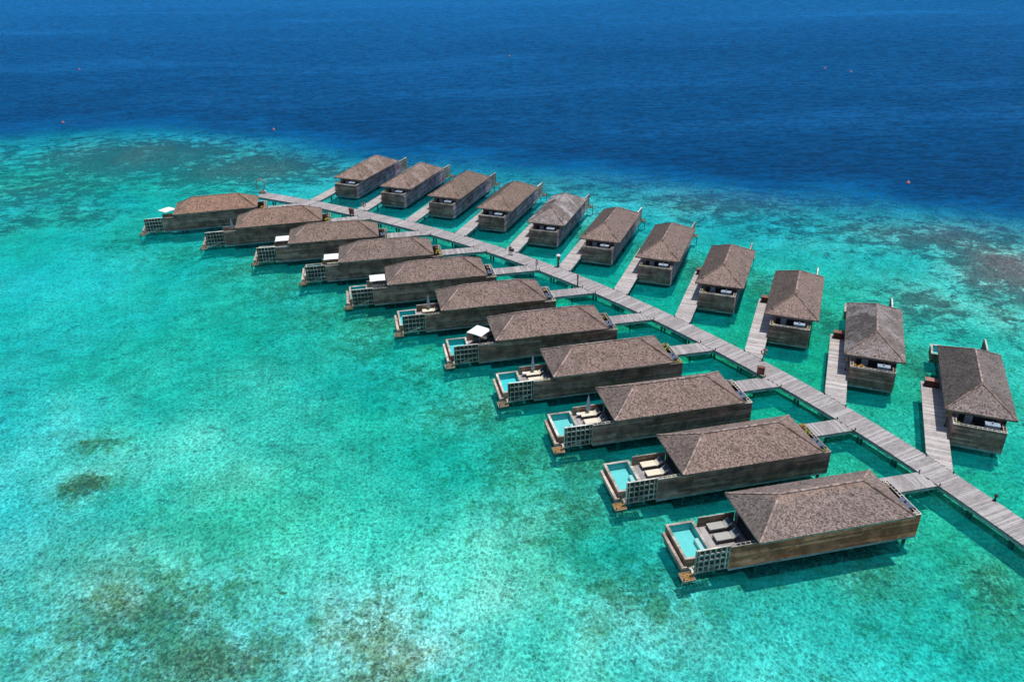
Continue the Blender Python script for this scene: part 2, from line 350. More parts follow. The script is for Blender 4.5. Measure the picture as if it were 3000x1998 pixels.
def fields(X, Y):
    ex, ey = np.array([e[0] for e in EDGE]), np.array([e[1] for e in EDGE])
    d = Y-np.interp(X, ex, ey)                       # metres beyond the drop-off
    deep = 1/(1+np.exp(-d/5.5))
    depth = 1.75+1.5*blobs(X, Y, DEEPER)-.55*blobs(X, Y, SAND)+1.5*blobs(X, Y, GREEN[:2])+.9*np.clip((Y-75)/70, 0, 1)+1.1*np.clip((-X-10)/70, 0, 1)*np.clip((Y-60)/40, 0, 1)
    depth = depth+.5*(vnoise(X, Y, 14, 1)-.5)+np.clip(d+8, 0, 400)*.08
    depth = depth-2.1*blobs(X, Y, REEF)-1.0*blobs(X, Y, CORAL_AND_SHADE)
    return d, np.clip(depth, .5, 30)
def axis(a0, a1, step, far, grow=1.35):
    mid = list(np.arange(a0, a1+.1, step)); s, lo = step, a0
    left = []
    while lo > -far: s *= grow; lo -= s; left.append(lo)
    s, hi = step, a1; right = []
    while hi < far: s *= grow; hi += s; right.append(hi)
    return np.array(left[::-1]+mid+right)
def sheet(name, mat, zf, attrs):
    xs, ys = axis(-170, 110, 1.6, 9000), axis(28, 260, 1.6, 12000)
    X, Y = np.meshgrid(xs, ys); deep, depth = fields(X, Y); Z = zf(X, Y, deep, depth)
    nx, ny = len(xs), len(ys); V = np.stack([X.ravel(), Y.ravel(), Z.ravel()], 1)
    i = np.arange(nx*ny).reshape(ny, nx); F = np.stack([i[:-1, :-1].ravel(), i[:-1, 1:].ravel(), i[1:, 1:].ravel(), i[1:, :-1].ravel()], 1)
    me = bpy.data.meshes.new(name); me.from_pydata(V.tolist(), [], F.tolist())
    A = dict(drop=np.clip(deep, -300, 300), green=blobs(X, Y, GREEN), depth=depth, coral=blobs(X, Y, CORAL_AND_SHADE), reef=np.maximum(blobs(X, Y, REEF), .42*np.exp(-((deep+24)/17)**2)), sand=blobs(X, Y, SAND))
    for k in attrs:
        a = me.attributes.new(k, 'FLOAT', 'POINT'); a.data.foreach_set('value', A[k].ravel().astype(np.float32))
    me.materials.append(M[mat]); me.polygons.foreach_set('use_smooth', [True]*len(F)); me.update()
    return tag(link(me, name), kind='structure')
sheet('seabed', 'seabed', lambda X, Y, dp, de: -(1.2+.15*de)+.25*np.maximum(blobs(X, Y, CORAL_AND_SHADE), blobs(X, Y, REEF))*(vnoise(X, Y, 2.5, 3)), ('coral', 'reef', 'sand'))
sheet('sea_water', 'sea', lambda X, Y, dp, de: 0*X, ('drop', 'depth', 'green'))

# ------------------------------------------------------------------ main walkway
DZ = 1.17
WC = [(-52.4, 163.2), (-45.2, 159.4), (-34.13, 152.97), (-16.97, 141.26), (-2.89, 129.51), (8.82, 117.73), (18.75, 105.97), (27.3, 94.22), (34.73, 82.48), (41.11, 70.71), (46.33, 58.89), (49.9, 49.5), (53.2, 40.0), (56.2, 30.0)]
WW = 3.1
def spline(P, step):
    out = []; P = [np.array(p) for p in P]; Q = [2*P[0]-P[1]]+P+[2*P[-1]-P[-2]]
    for i in range(1, len(Q)-2):
        for t in np.linspace(0, 1, 60, endpoint=False):
            a, b, c, d = Q[i-1:i+3]; out.append(.5*((2*b)+(-a+c)*t+(2*a-5*b+4*c-d)*t*t+(-a+3*b-3*c+d)*t**3))
    out.append(P[-1]); out = np.array(out); s = np.r_[0, np.cumsum(np.linalg.norm(np.diff(out, axis=0), axis=1))]
    n = int(s[-1]/step); ss = np.arange(n+1)*step
    return np.stack([np.interp(ss, s, out[:, 0]), np.interp(ss, s, out[:, 1])], 1)
PL = .235
wc = spline(WC, PL)
wt = np.gradient(wc, axis=0); wt /= np.linalg.norm(wt, axis=1)[:, None]; wn = np.stack([wt[:, 1], -wt[:, 0]], 1)   # wn: to the lagoon's near side
walk = tag(empty('walkway', (0, 0, 0)), kind='structure')
pm = MB(); pm.box(-PL/2+.008, PL/2-.008, -WW/2, WW/2, -.045, 0, r=0.); plank_me = pm.mesh('plank', 'deck_planks')
far_m = MB(); npl = len(wc); first_near = npl-300-45
for i in range(npl):
    c, t = wc[i], wt[i]; a = math.atan2(t[1], t[0]); dz = random.uniform(-.006, .006); dl = random.uniform(-.02, .02)
    if i >= first_near and i < npl-45:
        o = link(plank_me, 'plank', walk); o.location = (c[0]+wn[i][0]*dl, c[1]+wn[i][1]*dl, DZ+dz); o.rotation_euler = (0, 0, a+random.uniform(-.004, .004))
    else:
        tv = Vector((t[0], t[1], 0)); nv = Vector((wn[i][0], wn[i][1], 0)); cc = Vector((c[0], c[1], DZ+dz-.045))
        h = PL/2-.008
        b = [cc-tv*h+nv*(WW/2+dl), cc+tv*h+nv*(WW/2+dl), cc+tv*h-nv*(WW/2-dl), cc-tv*h-nv*(WW/2-dl)]
        far_m.hexa(b, [p+Vector((0, 0, .045)) for p in b])
far_m.build('plank_run', 'deck_planks', walk, stuff=True)
for side, nm in ((1, 'near'), (-1, 'far')):
    bm_ = MB(); bm2 = MB()
    for i in range(0, npl-9, 8):
        j = i+8
        for mb, off, z0, hh, ww in ((bm_, WW/2-.06, DZ-.13, .16, .09), (bm2, WW/2-.16, DZ-.40, .26, .2)):
            a = (wc[i][0]+wn[i][0]*off*side, wc[i][1]+wn[i][1]*off*side, z0); b = (wc[j][0]+wn[j][0]*off*side, wc[j][1]+wn[j][1]*off*side, z0)
            mb.beam(a, b, ww, hh, r=.5)
    bm_.build('edge_beam', 'pale_timber', walk, color=(.45, .45, .45)); bm2.build('bearer', 'concrete', walk, color=(1.25, 1.3, 1.3))
pile_m = MB(); pile_m.lathe(0, 0, [(.15, -3.6), (.15, .5)], 10); pile_me = pile_m.mesh('pile', 'pile_concrete')
cb = MB(); cb.box(-.14, .14, -WW/2+.08, WW/2-.08, -.5, -.28, r=.4); cross_me = cb.mesh('crossbeam', 'concrete')
for i in range(14, npl, 20):
    a = math.atan2(wt[i][1], wt[i][0])
    o = link(cross_me, 'crossbeam', walk); o.location = (*wc[i], DZ-.19); o.rotation_euler = (0, 0, a)
    for s in (-1, 1):
        o = link(pile_me, 'pile', walk); p = wc[i]+wn[i]*.32*s; o.location = (p[0], p[1], 0)

# ------------------------------------------------------------------ villa template
EZ, RZ, RL, HW, H1, H2 = 3.916, 5.927, 15.336, 3.5, 3.493, 3.461
YW, X0, X1, ZB, ZT = 2.6, -1.5, 17.55, .52, 3.03
def lerp(a, b, t): return tuple(a[i]+(b[i]-a[i])*t for i in range(3))
def shingles(m, tones):
    mb = MB(m)
    A, B, C, D = (RL, -HW, EZ), (RL, HW, EZ), (0, HW, EZ), (0, -HW, EZ)
    P, Q = (RL-H1, 0, RZ), (H2, 0, RZ)      # ridge ends: pool end, walkway end
    # each slope: eave start, eave end, top start, top end (counter-clockwise from outside)
    slopes = {'blank': (B, C, P, Q), 'jetty': (D, A, Q, P), 'pool': (A, B, P, P), 'walk': (C, D, Q, Q)}
    for k, (e0, e1, t0, t1) in slopes.items():
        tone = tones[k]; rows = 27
        e0v, e1v, t0v, t1v = map(Vector, (e0, e1, t0, t1)); nrm = (e1v-e0v).cross((t0v if (t0v-e0v).length > .1 else t1v)-e0v).normalized()
        for i in range(rows):
            u0, u1 = i/rows, min(1, (i+1.12)/rows)
            l0, r0_ = e0v.lerp(t0v, u0), e1v.lerp(t1v, u0); l1, r1 = e0v.lerp(t0v, u1), e1v.lerp(t1v, u1)
            wd = (r0_-l0).length; n = max(1, int(wd/.135)); cuts = [0]+sorted((j+random.uniform(-.25, .25))/n for j in range(1, n))+[1]
            for a, b in zip(cuts[:-1], cuts[1:]):
                lift = .032+random.uniform(-.008, .014); g = .006/wd
                p0, p1 = l0.lerp(r0_, a+g)+nrm*lift, l0.lerp(r0_, b-g)+nrm*lift; p3, p2 = l1.lerp(r1, a+g)+nrm*.004, l1.lerp(r1, b-g)+nrm*.004
                dn = (l0-l1).normalized()*random.uniform(-.015, .03); p0 = p0+dn; p1 = p1+dn
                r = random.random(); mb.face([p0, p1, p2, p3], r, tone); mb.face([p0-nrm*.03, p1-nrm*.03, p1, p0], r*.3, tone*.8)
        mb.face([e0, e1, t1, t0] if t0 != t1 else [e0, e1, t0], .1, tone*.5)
    return mb
def ridge_caps(m, a, b):
    mb = MB(m); a, b = Vector(a), Vector(b); L_ = (b-a).length; n = int(L_/.34); d = (b-a)/n
    for i in range(n): mb.beam(a+d*i+Vector((0, 0, .06)), a+d*(i+1.06)+Vector((0, 0, .045)), .2, .05)
    return mb
def boards_wall(mb_or_list, x0, x1, y, z0, z1, rows, seg, out, thick=.03):
    """horizontal boards on a plane y=const; out=+1/-1 outward side"""
    h = (z1-z0)/rows
    for i in range(rows):
        x = x0; k = 0
        while x < x1-.05:
            L_ = seg*random.uniform(.75, 1.25) if k or i % 2 else seg*.6
            xe = x1 if x+L_ > x1-.8 else x+L_; k += 1
            t = thick+random.uniform(-.012, .014)
            yield (x+.004, xe-.004, *(sorted((y, y+out*t))), z0+i*h+.012, z0+(i+1)*h-.012)
            x = xe
def make_villa(m, tones, fine):
    v = empty('water_villa', (0, 0, 0))
    def P(mb, name, mat, par=None, stuff=False, color=None):
        o = mb.build(name, mat, par or v, stuff, color); kid(par or v, o); return o
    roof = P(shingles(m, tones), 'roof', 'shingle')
    Pt, Q = (RL-H1, 0, RZ), (H2, 0, RZ)
    P(ridge_caps(m, Q, Pt), 'ridge_cap', 'shingle', roof, color=(1.25, 1.2, 1.2))
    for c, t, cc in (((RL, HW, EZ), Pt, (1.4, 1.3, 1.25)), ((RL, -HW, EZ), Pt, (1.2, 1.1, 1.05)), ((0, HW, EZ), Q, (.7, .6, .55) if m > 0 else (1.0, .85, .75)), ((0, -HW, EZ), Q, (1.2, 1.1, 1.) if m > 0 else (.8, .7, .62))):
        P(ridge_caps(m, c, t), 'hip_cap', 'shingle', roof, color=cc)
    fb = MB(m)
    for a, b in (((0, -HW), (RL, -HW)), ((RL, -HW), (RL, HW)), ((RL, HW), (0, HW)), ((0, HW), (0, -HW))): fb.beam((*a, EZ-.09), (*b, EZ-.09), .05, .16, r=.5)
    P(fb, 'fascia', 'pale_timber', roof, color=(.55, .5, .45))
    s = MB(m); s.box(.03, RL-.03, -HW+.03, HW-.03, EZ-.10, EZ-.05, r=.3); P(s, 'soffit', 'tan_timber', roof, color=(.5, .5, .5))
    # body
    b = MB(m); b.box(.75, 14.55, -YW+.05, YW-.03, DZ, EZ-.1); P(b, 'house_body', 'weathered_boards')
    g = MB(m); g.box(.70, .748, -1.9, 1.7, DZ+.05, 3.2); P(g, 'window', 'glass')
    g = MB(m); g.box(.64, .69, -1.3, -.55, DZ+.05, 3.25); P(g, 'curtain', 'curtain')
    g = MB(m); g.box(14.552, 14.6, -1.9, 2.0, DZ+.05, 3.4); P(g, 'window', 'glass')
    # blank side wall, boards
    core = MB(m); core.box(X0, X1, YW-.07, YW-.031, ZB, ZT, r=.1); core.box(.2, 14.9, YW-.07, YW-.031, ZT, EZ-.1, r=.1)
    wall = P(core, 'side_wall', 'weathered_boards', color=(.5, .5, .5))
    rows = 10
    bl = list(boards_wall(None, X0, X1, YW-.03, ZB, ZT, rows, 6.5, 1))
    hi = list(boards_wall(None, .2, 14.9, YW-.03, ZT, EZ-.1, 3, 3.6, 1))
    if fine:
        for x in bl:
            q = MB(m); q.box(*x, r=0.); P(q, 'board', 'weathered_boards', wall)
    else:
        q = MB(m); [q.box(*x) for x in bl]; P(q, 'cladding', 'weathered_boards', wall, True)
    q = MB(m); [q.box(*x) for x in hi]; P(q, 'upper_cladding', 'weathered_boards', wall, True)
    # walkway-end terrace: front wall, jetty side wall
    tw = MB(m); tw.box(X0+.031, X0+.07, -YW, YW-.072, ZB, ZT-.02, r=.1)
    tw = P(tw, 'terrace_wall', 'weathered_boards', color=(.5, .5, .5))
    h = (ZT-ZB)/rows
    fr = MB(m)
    for i in range(rows):
        for y0, y1 in ((-YW+.01, random.uniform(-.6, .6)), None) if False else ((-YW+.01, .35*(-1)**i), (.36*(-1)**i, YW-.04)):
            bx = (X0-random.uniform(0, .01), X0+.03, y0, y1-.006, ZB+i*h+.008, ZB+(i+1)*h-.008)
            if fine:
                q = MB(m); q.box(*bx, r=0.); P(q, 'board', 'weathered_boards', tw)
            else: fr.box(*bx)
    if not fine: P(fr, 'cladding', 'weathered_boards', tw, True)
    jw = MB(m)
    for i in range(rows): jw.box(X0+.08, .74, -YW-.01+random.uniform(-.005, .005), -YW+.03, ZB+i*h+.006, ZB+(i+1)*h-.006)
    P(jw, 'jetty_side_cladding', 'weathered_boards', None, True)
    # double top rail with rungs round the terrace
    rl = MB(m)
    for off in (0, .32): rl.beam((X0+off+.02, -YW+.02, ZT+.05), (X0+off+.02, YW-.02, ZT+.05), .07, .07, r=.9)
    for k in range(12):
        y = -YW+.1+k*(2*YW-.2)/11; rl.beam((X0+.06, y, ZT+.05), (X0+.31, y, ZT+.05), .06, .05, r=.8)
    for sy in (-1, 1):
        for off in (.02, .34): rl.beam((X0+.02, sy*(YW-off), ZT+.055), (.2, sy*(YW-off), ZT+.055), .06, .06, r=.9)
        for k in range(4): rl.beam((X0+.5+k*.35, sy*(YW-.05), ZT+.05), (X0+.5+k*.35, sy*(YW-.32), ZT+.05), .05, .05, r=.8)
    P(rl, 'terrace_rail', 'pale_timber')
    # planter troughs, cabinet
    for y0 in (-YW+.08, YW-.75):
        q = MB(m); q.box(X0+.10, X0+.75, y0, y0+.65, DZ, ZT-.25); P(q, 'planter', 'tan_timber', color=(.6, .6, .6))
    q = MB(m); q.box(X0+.45, X0+1.1, .5, 1.85, DZ, 3.42, r=.5); cab = P(q, 'cabinet', 'grey_cabinet')
    q = MB(m); q.box(X0+.40, X0+1.15, .45, 1.9, 3.42, 3.47, r=.5); q.lathe(X0+.8, 1.15, [(.1, 3.47), (.1, 3.62), (.05, 3.75)], 8); P(q, 'vent_cap', 'grey_cabinet', cab, color=(1.7, 1.75, 1.8))
    # floor and base
    f = MB(m); f.box(X0+.08, 14.6, -YW+.05, YW-.08, DZ-.18, DZ-.004, r=.3); P(f, 'floor', 'deck_planks', color=(.5, .5, .5))
    bb = MB(m)
    bb.beam((X0+.05, YW-.1, ZB-.10), (X1, YW-.1, ZB-.10), .24, .19, r=.5); bb.beam((X0+.05, -YW+.1, ZB-.10), (X1, -YW+.1, ZB-.10), .24, .19, r=.5)
    for x in (X0+.12, 4.8, 9.6, 14.4, X1-.1): bb.beam((x, -YW+.24, ZB-.1), (x, YW-.24, ZB-.1), .24, .19, r=.5)
    P(bb, 'base_beam', 'concrete')
    for x in (-.9, 4.8, 9.6, 14.4):
        for y in (-YW+.6, YW-.6):
            q = MB(m); q.lathe(x, y, [(.16, -3.4), (.16, .05), (.30, .28), (.34, ZB-.20)], 10); P(q, 'pile', 'pile_concrete', color=(.7, .8, .85))
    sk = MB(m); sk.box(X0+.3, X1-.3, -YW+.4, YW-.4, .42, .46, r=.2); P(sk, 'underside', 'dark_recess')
    # pool deck
    XD0, XP0, XP1, PY0, PY1 = 14.61, 18.36, 21.16, -3.48, 1.28
    dk = MB(m); n = 26; sy = (YW*2-.1)/n
    n = int((XP0-XD0)/.16)
    for k in range(n):
        x = XD0+k*(XP0-XD0)/n; dk.box(x+.005, x+(XP0-XD0)/n-.005, -YW+.04, YW-.08, DZ-.06, DZ+random.uniform(-.003, .003))
    k0 = 0
    P(dk, 'pool_deck', 'deck_planks', None, True)
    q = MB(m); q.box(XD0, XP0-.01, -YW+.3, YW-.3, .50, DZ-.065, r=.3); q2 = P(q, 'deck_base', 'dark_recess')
    # pool: walls, rim, tiles, water, step
    t = .22; pw = MB(m)
    pw.box(XP0, XP1, PY0, PY0+t, .30, DZ-.02, r=.4); pw.box(XP0, XP1, PY1-t, PY1, .30, DZ-.02, r=.5)
    pw.box(XP0, XP0+t, PY0+t, PY1-t, .30, DZ-.02, r=.4); pw.box(XP1-t, XP1, PY0+t, PY1-t, .30, DZ-.02, r=.6)
    pw.box(XP0+.01, XP1-.01, PY0+.01, PY1-.01, -.05, .28, r=.3)
    pool = P(pw, 'plunge_pool', 'tan_timber')
    rm = MB(m)
    for a in ((XP0-.03, XP1+.03, PY0-.03, PY0+t+.02), (XP0-.03, XP1+.03, PY1-t-.02, PY1+.03), (XP0-.03, XP0+t+.02, PY0+t+.03, PY1-t-.03), (XP1-t-.02, XP1+.03, PY0+t+.03, PY1-t-.03)):
        rm.box(*a, DZ-.018, DZ+.05)
    P(rm, 'pool_rim', 'pale_timber', pool)
    i0, i1, j0, j1 = XP0+t+.002, XP1-t-.002, PY0+t+.002, PY1-t-.002; zb, zt = .32, DZ-.03
    ti = MB(m); ti.face([(i0, j0, zb), (i1, j0, zb), (i1, j1, zb), (i0, j1, zb)], .5)
    for a, b_ in (((i0, j0), (i1, j0)), ((i1, j0), (i1, j1)), ((i1, j1), (i0, j1)), ((i0, j1), (i0, j0))):
        ti.face([(*b_, zb), (*a, zb), (*a, zt), (*b_, zt)], .5)
    P(ti, 'pool_lining', 'pool_wall', pool)
    ti = MB(m); ti.box(i0+.005, i1-.005, j0+.005, j1-.005, zb+.004, zb+.02, r=.5); P(ti, 'pool_floor', 'pool_tile', pool)
    q = MB(m); q.box(i0+.01, i0+.5, -1.5, .35, zb+.022, .80, r=.5); P(q, 'pool_step', 'white_paint', pool)
    q = MB(m); q.face([(i0, j0, DZ-.07), (i1, j0, DZ-.07), (i1, j1, DZ-.07), (i0, j1, DZ-.07)], .5); P(q, 'pool_water', 'pool_water', pool)
    tr = MB(m); tr.box(21.42, 21.68, -3.0, 1.85, .35, .80, r=.8); tr.box(21.19, 21.42, -3.0, 1.85, .30, .46, r=.1); tr.box(21.19, 21.42, 1.72, 1.85, .461, .80, r=.5)
    P(tr, 'overflow_trough', 'pale_timber', pool, color=(1.05, .92, .9))
    q = MB(m); q.box(21.1, 21.55, -2.6, 1.4, -.2, .345, r=.2); P(q, 'trough_base', 'weathered_boards', pool)
    for y in (-2.6, 1.0):
        q = MB(m); q.lathe(19.8, y, [(.2, -3.4), (.2, -.05)], 10); P(q, 'pile', 'pile_concrete')
    # privacy screen on the jetty side of the deck
    ps = MB(m); ps.box(XD0, XP0-.02, -YW, -YW+.05, DZ+.01, DZ+1.05, r=.3)
    for k in range(4): ps.box(XD0+.05+k*.94, XD0+.96+k*.94, -YW+.051, -YW+.075, DZ+.04, DZ+1.02)
    pv = P(ps, 'privacy_screen', 'tan_timber', color=(.8, .75, .7))
    q = MB(m); q.beam((XD0, -YW+.03, DZ+1.08), (XP0, -YW+.03, DZ+1.08), .1, .06, r=.9); P(q, 'screen_rail', 'pale_timber', pv)
    # ladder-like rail on top of the solid wall by the deck
    q = MB(m)
    for off in (.02, .34): q.beam((15.1, YW-off, ZT+.05), (X1, YW-off, ZT+.05), .06, .06, r=.9)
    for k in range(6): q.beam((15.15+k*.46, YW-.05, ZT+.05), (15.15+k*.46, YW-.31, ZT+.05), .05, .05, r=.9)
    q.box(14.9, X1-.02, YW-.36, YW-.08, DZ, ZT-.5, r=.1)
    P(q, 'wall_top_rail', 'pale_timber', wall)
    # lattice screen: two posts, uprights and cross slats with depth
    lx0, lx1, lz0, lz1 = X1+.06, 20.75, .62, 3.22
    fr_ = MB(m); fr_.box(lx0-.05, lx0+.02, YW-.26, YW, lz0, lz1, r=.3)
    lat = P(fr_, 'lattice_screen', 'pale_timber')
    fr_ = MB(m); fr_.box(lx1-.03, lx1+.03, YW-.26, YW, lz0, lz1, r=.9); P(fr_, 'end_post', 'pale_timber', lat)
    nc, nr = 6, 4
    q = MB(m); q.box(lx0+.02, lx1-.03, YW-.285, YW-.262, lz0+.02, lz1-.06, r=.3); P(q, 'backing_panel', 'dark_panel', lat)
    for i in range(nc):
        x = lx0+(i+.5)*(lx1-lx0)/nc
        q = MB(m); q.box(x-.02, x+.02, YW-.24, YW-.005, lz0, lz1-.02, r=0.); P(q, 'slat', 'pale_timber', lat, color=(1.3, 1.35, 1.35))
    for j in range(nr+1):
        z = lz0+j*(lz1-lz0)/nr
        q = MB(m); q.box(lx0+.025, lx1-.035, YW-.20, YW-.03, z-.016, z+.016, r=0.); P(q, 'cross_slat', 'pale_timber', lat, color=(1.3, 1.35, 1.35))
    q = MB(m)
    for i in range(nc):
        x = lx0+i*(lx1-lx0)/nc
        q.beam((x+.05, YW-.25, lz0+.1), (x+.52, YW-.25, lz0+.55), .03, .03)
    P(q, 'lattice_brace', 'pale_timber', lat, color=(.7, .7, .7))
    # stair to the water and its small landing
    st = MB(m); st.beam((18.4, 2.35, DZ-.1), (20.9, 2.35, .36), .07, .2, r=.9); st.beam((18.4, 1.62, DZ-.1), (20.9, 1.62, .36), .07, .2, r=.5)
    stair = P(st, 'stair', 'pale_timber')
    for k in range(7):
        q = MB(m); f_ = (k+.5)/7; q.box(18.5+f_*2.3, 18.75+f_*2.3, 1.66, 2.31, DZ-.02-f_*.75, DZ+.03-f_*.75, r=0.); P(q, 'tread', 'pale_timber', stair)
    ld = MB(m)
    for a in ((20.9, 22.0, 1.98, 2.06), (20.9, 22.0, 3.04, 3.12), (20.82, 20.9, 1.98, 3.12), (22.0, 22.08, 1.98, 3.12)): ld.box(*a, .28, .46)
    land = P(ld, 'landing', 'pale_timber', color=(.6, .55, .5))
    nt_ = MB(m); rs = np.random.RandomState(3)
    for i in range(9):
        for j in range(9):
            x, y = 20.91+i*.12, 2.07+j*.107; nt_.box(x, x+.10, y, y+.09, .30, .36+rs.rand()*.12)
    P(nt_, 'landing_net', 'orange_net', land, True)
    for x, y in ((20.95, 2.1), (21.95, 3.0)):
        q = MB(m); q.lathe(x, y, [(.07, -3.2), (.07, .7)], 8); P(q, 'pile', 'pile_concrete')
    return v
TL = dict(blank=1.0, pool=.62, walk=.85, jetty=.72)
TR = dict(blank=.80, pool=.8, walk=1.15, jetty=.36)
POSE = {'L1': (-49.182, 150.324, -2.9121), 'L2': (-34.927, 142.016, -2.9302), 'L3': (-23.259, 133.262, -2.9678), 'L4': (-13.044, 124.501, -2.9732), 'L5': (-4.153, 115.61, -2.9497), 'L6': (4.539, 106.5, -2.948), 'L7': (12.309, 97.238, -2.9518), 'L8': (19.277, 87.893, -2.9455), 'L9': (25.37, 78.551, -2.9365), 'L10': (30.866, 68.964, -2.9327), 'L11': (35.717, 59.135, -2.9401),
 'R1': (-33.753, 164.028, 1.1812), 'R2': (-23.085, 157.306, 1.1956), 'R3': (-12.758, 150.364, 1.1956), 'R4': (-2.862, 142.504, 1.1997), 'R5': (6.39, 134.22, 1.2145), 'R6': (15.03, 125.65, 1.19), 'R7': (23.32, 116.975, 1.1957), 'R8': (30.672, 106.525, 1.1884), 'R9': (37.9, 95.838, 1.183), 'R10': (44.421, 84.321, 1.1821), 'R11': (50.802, 71.643, 1.1725)}
ORD = {11: 'nearest', 10: 'second nearest', 9: 'third nearest', 8: 'fourth nearest', 7: 'fifth nearest', 6: 'sixth nearest', 5: 'fifth farthest', 4: 'fourth farthest', 3: 'third farthest', 2: 'second farthest', 1: 'farthest'}
ROW = {'L': 'lagoon-side', 'R': 'ocean-side'}
def where(k): return f"{ORD[int(k[1:])]} {ROW[k[0]]} villa"
FEAT = {'L11': 'greyish roof, side wall tinted sunlit brown and two daybeds', 'L10': 'two cream daybeds and bushes at both ends', 'L9': 'folded parasol and small round table on deck', 'L8': 'folded parasol and yellow green plants at both ends', 'L7': 'open white parasol turned cornerwise', 'L6': 'folded parasol over one cream daybed', 'L5': 'square white parasol beside its pool', 'L4': 'square white parasol and golden shrub', 'L3': 'square white parasol over dark terrace', 'L2': 'folded parasol and reddish brown roof', 'L1': 'orange brown roof at the row end',
 'R1': 'pale patch on its roof, by the reef edge', 'R2': 'lifebuoy post by its side walkway', 'R3': 'brown roof and bare terrace top', 'R4': 'brown roof and pale corner rail', 'R5': 'silvery grey patch across its roof', 'R6': 'carved post by its side walkway', 'R7': 'plants spilling over its terrace wall', 'R8': 'dark left slope and yellow shrub', 'R9': 'yellow shrubs at both terrace corners', 'R10': 'orange shrub at terrace corner', 'R11': 'turquoise pool corner showing past the roof'}
TINT = {'L1': (1.45, 1.12, .88), 'L2': (1.3, 1.08, .92), 'L3': (1.15, 1.02, .92), 'L4': (1.12, 1.02, .95), 'L11': (1.08, 1.02, .98), 'R1': (1.25, 1.08, .95), 'R2': (1.25, 1.08, .97), 'R3': (1.15, 1.02, .9), 'R4': (1.18, 1.04, .9), 'R5': (1.1, 1.1, 1.1), 'R10': (1., 1., 1.), 'R11': (.95, .95, .95)}
vil = {}
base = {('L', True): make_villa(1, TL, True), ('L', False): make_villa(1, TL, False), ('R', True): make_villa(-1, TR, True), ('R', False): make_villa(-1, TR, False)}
# blank side is +y for the lagoon row (m=1) and -y for the ocean row (m=-1)
used = set()
for k in sorted(POSE, key=lambda s: (s[0], -int(s[1:]))):
    fine = int(k[1:]) >= (9 if k[0] == 'L' else 10); key = (k[0], fine)
    v = base[key] if key not in used else copy_tree(base[key]); used.add(key)
    x, y, th = POSE[k]; v.location = (x, y, 0); v.rotation_euler = (0, 0, th)
    tag(v, f"{where(k)}, {FEAT[k]}", 'villa', 'shingled water villas along the walkway')
    vil[k] = v
    tr_ = TINT.get(k, (1.14, 1.01, .94))
    for c in KIDS[v]:
        nm = c.name.split('.')[0]
        if nm == 'roof': c.color = (*tr_, 1)
        if nm == 'terrace_wall':
            for b in KIDS[c]: b.color = (1.45, 1.08, 1.0, 1)
        if nm == 'jetty_side_cladding': c.color = (1.3, 1.1, 1.08, 1)
        if nm in ('side_wall',):
            f_ = (2.7, 1.12, .72) if k == 'L11' else ((2.0, 1.75, 2.3) if k[0] == 'R' else (1.55, 1.12, 1.05))  # nearest lagoon-side wall: grazing sunlight put into the board colour as warm tint
            for b in KIDS[c]:
                if b.name.split('.')[0] in ('board', 'cladding', 'upper_cladding'): b.color = (*f_, 1)
        if nm == 'roof': c['pale'] = {'R5': 1., 'R1': .6, 'R2': .5, 'R10': .5}.get(k, 0.); c['streak'] = {'L11': 1., 'L10': .2, 'L1': .5, 'L2': .5}.get(k, 0.1)
        if nm == 'landing' and k not in ('L11', 'L10', 'L9'):
            for b in KIDS[c]: b.color = (.62, .85, 1.3, 1)
        if nm == 'cabinet' and k[0] == 'L':
            for b in KIDS[c]: b.color = (.5, .55, .7, 1)
        if nm == 'plunge_pool' and k == 'L11':
            for b in KIDS[c]:
                if b.name.startswith('pool_water'): b.color = (1.6, 1., .97, 1)
for k in ('L1', 'L2', 'L4'):          # these terraces hold a big shrub instead of the cabinet
    for c in list(KIDS[vil[k]]):
        if c.name.split('.')[0] == 'cabinet':
            for b in KIDS.get(c, []): bpy.data.objects.remove(b)
            KIDS[vil[k]].remove(c); bpy.data.objects.remove(c)
def loc2w(k, x, y, z=0.):
    """template coordinates (y: + is the blank side) to world"""
    X, Y, th = POSE[k]; yy = y if k[0] == 'L' else -y
    return Vector((X+math.cos(th)*x-math.sin(th)*yy, Y+math.sin(th)*x+math.cos(th)*yy, z))

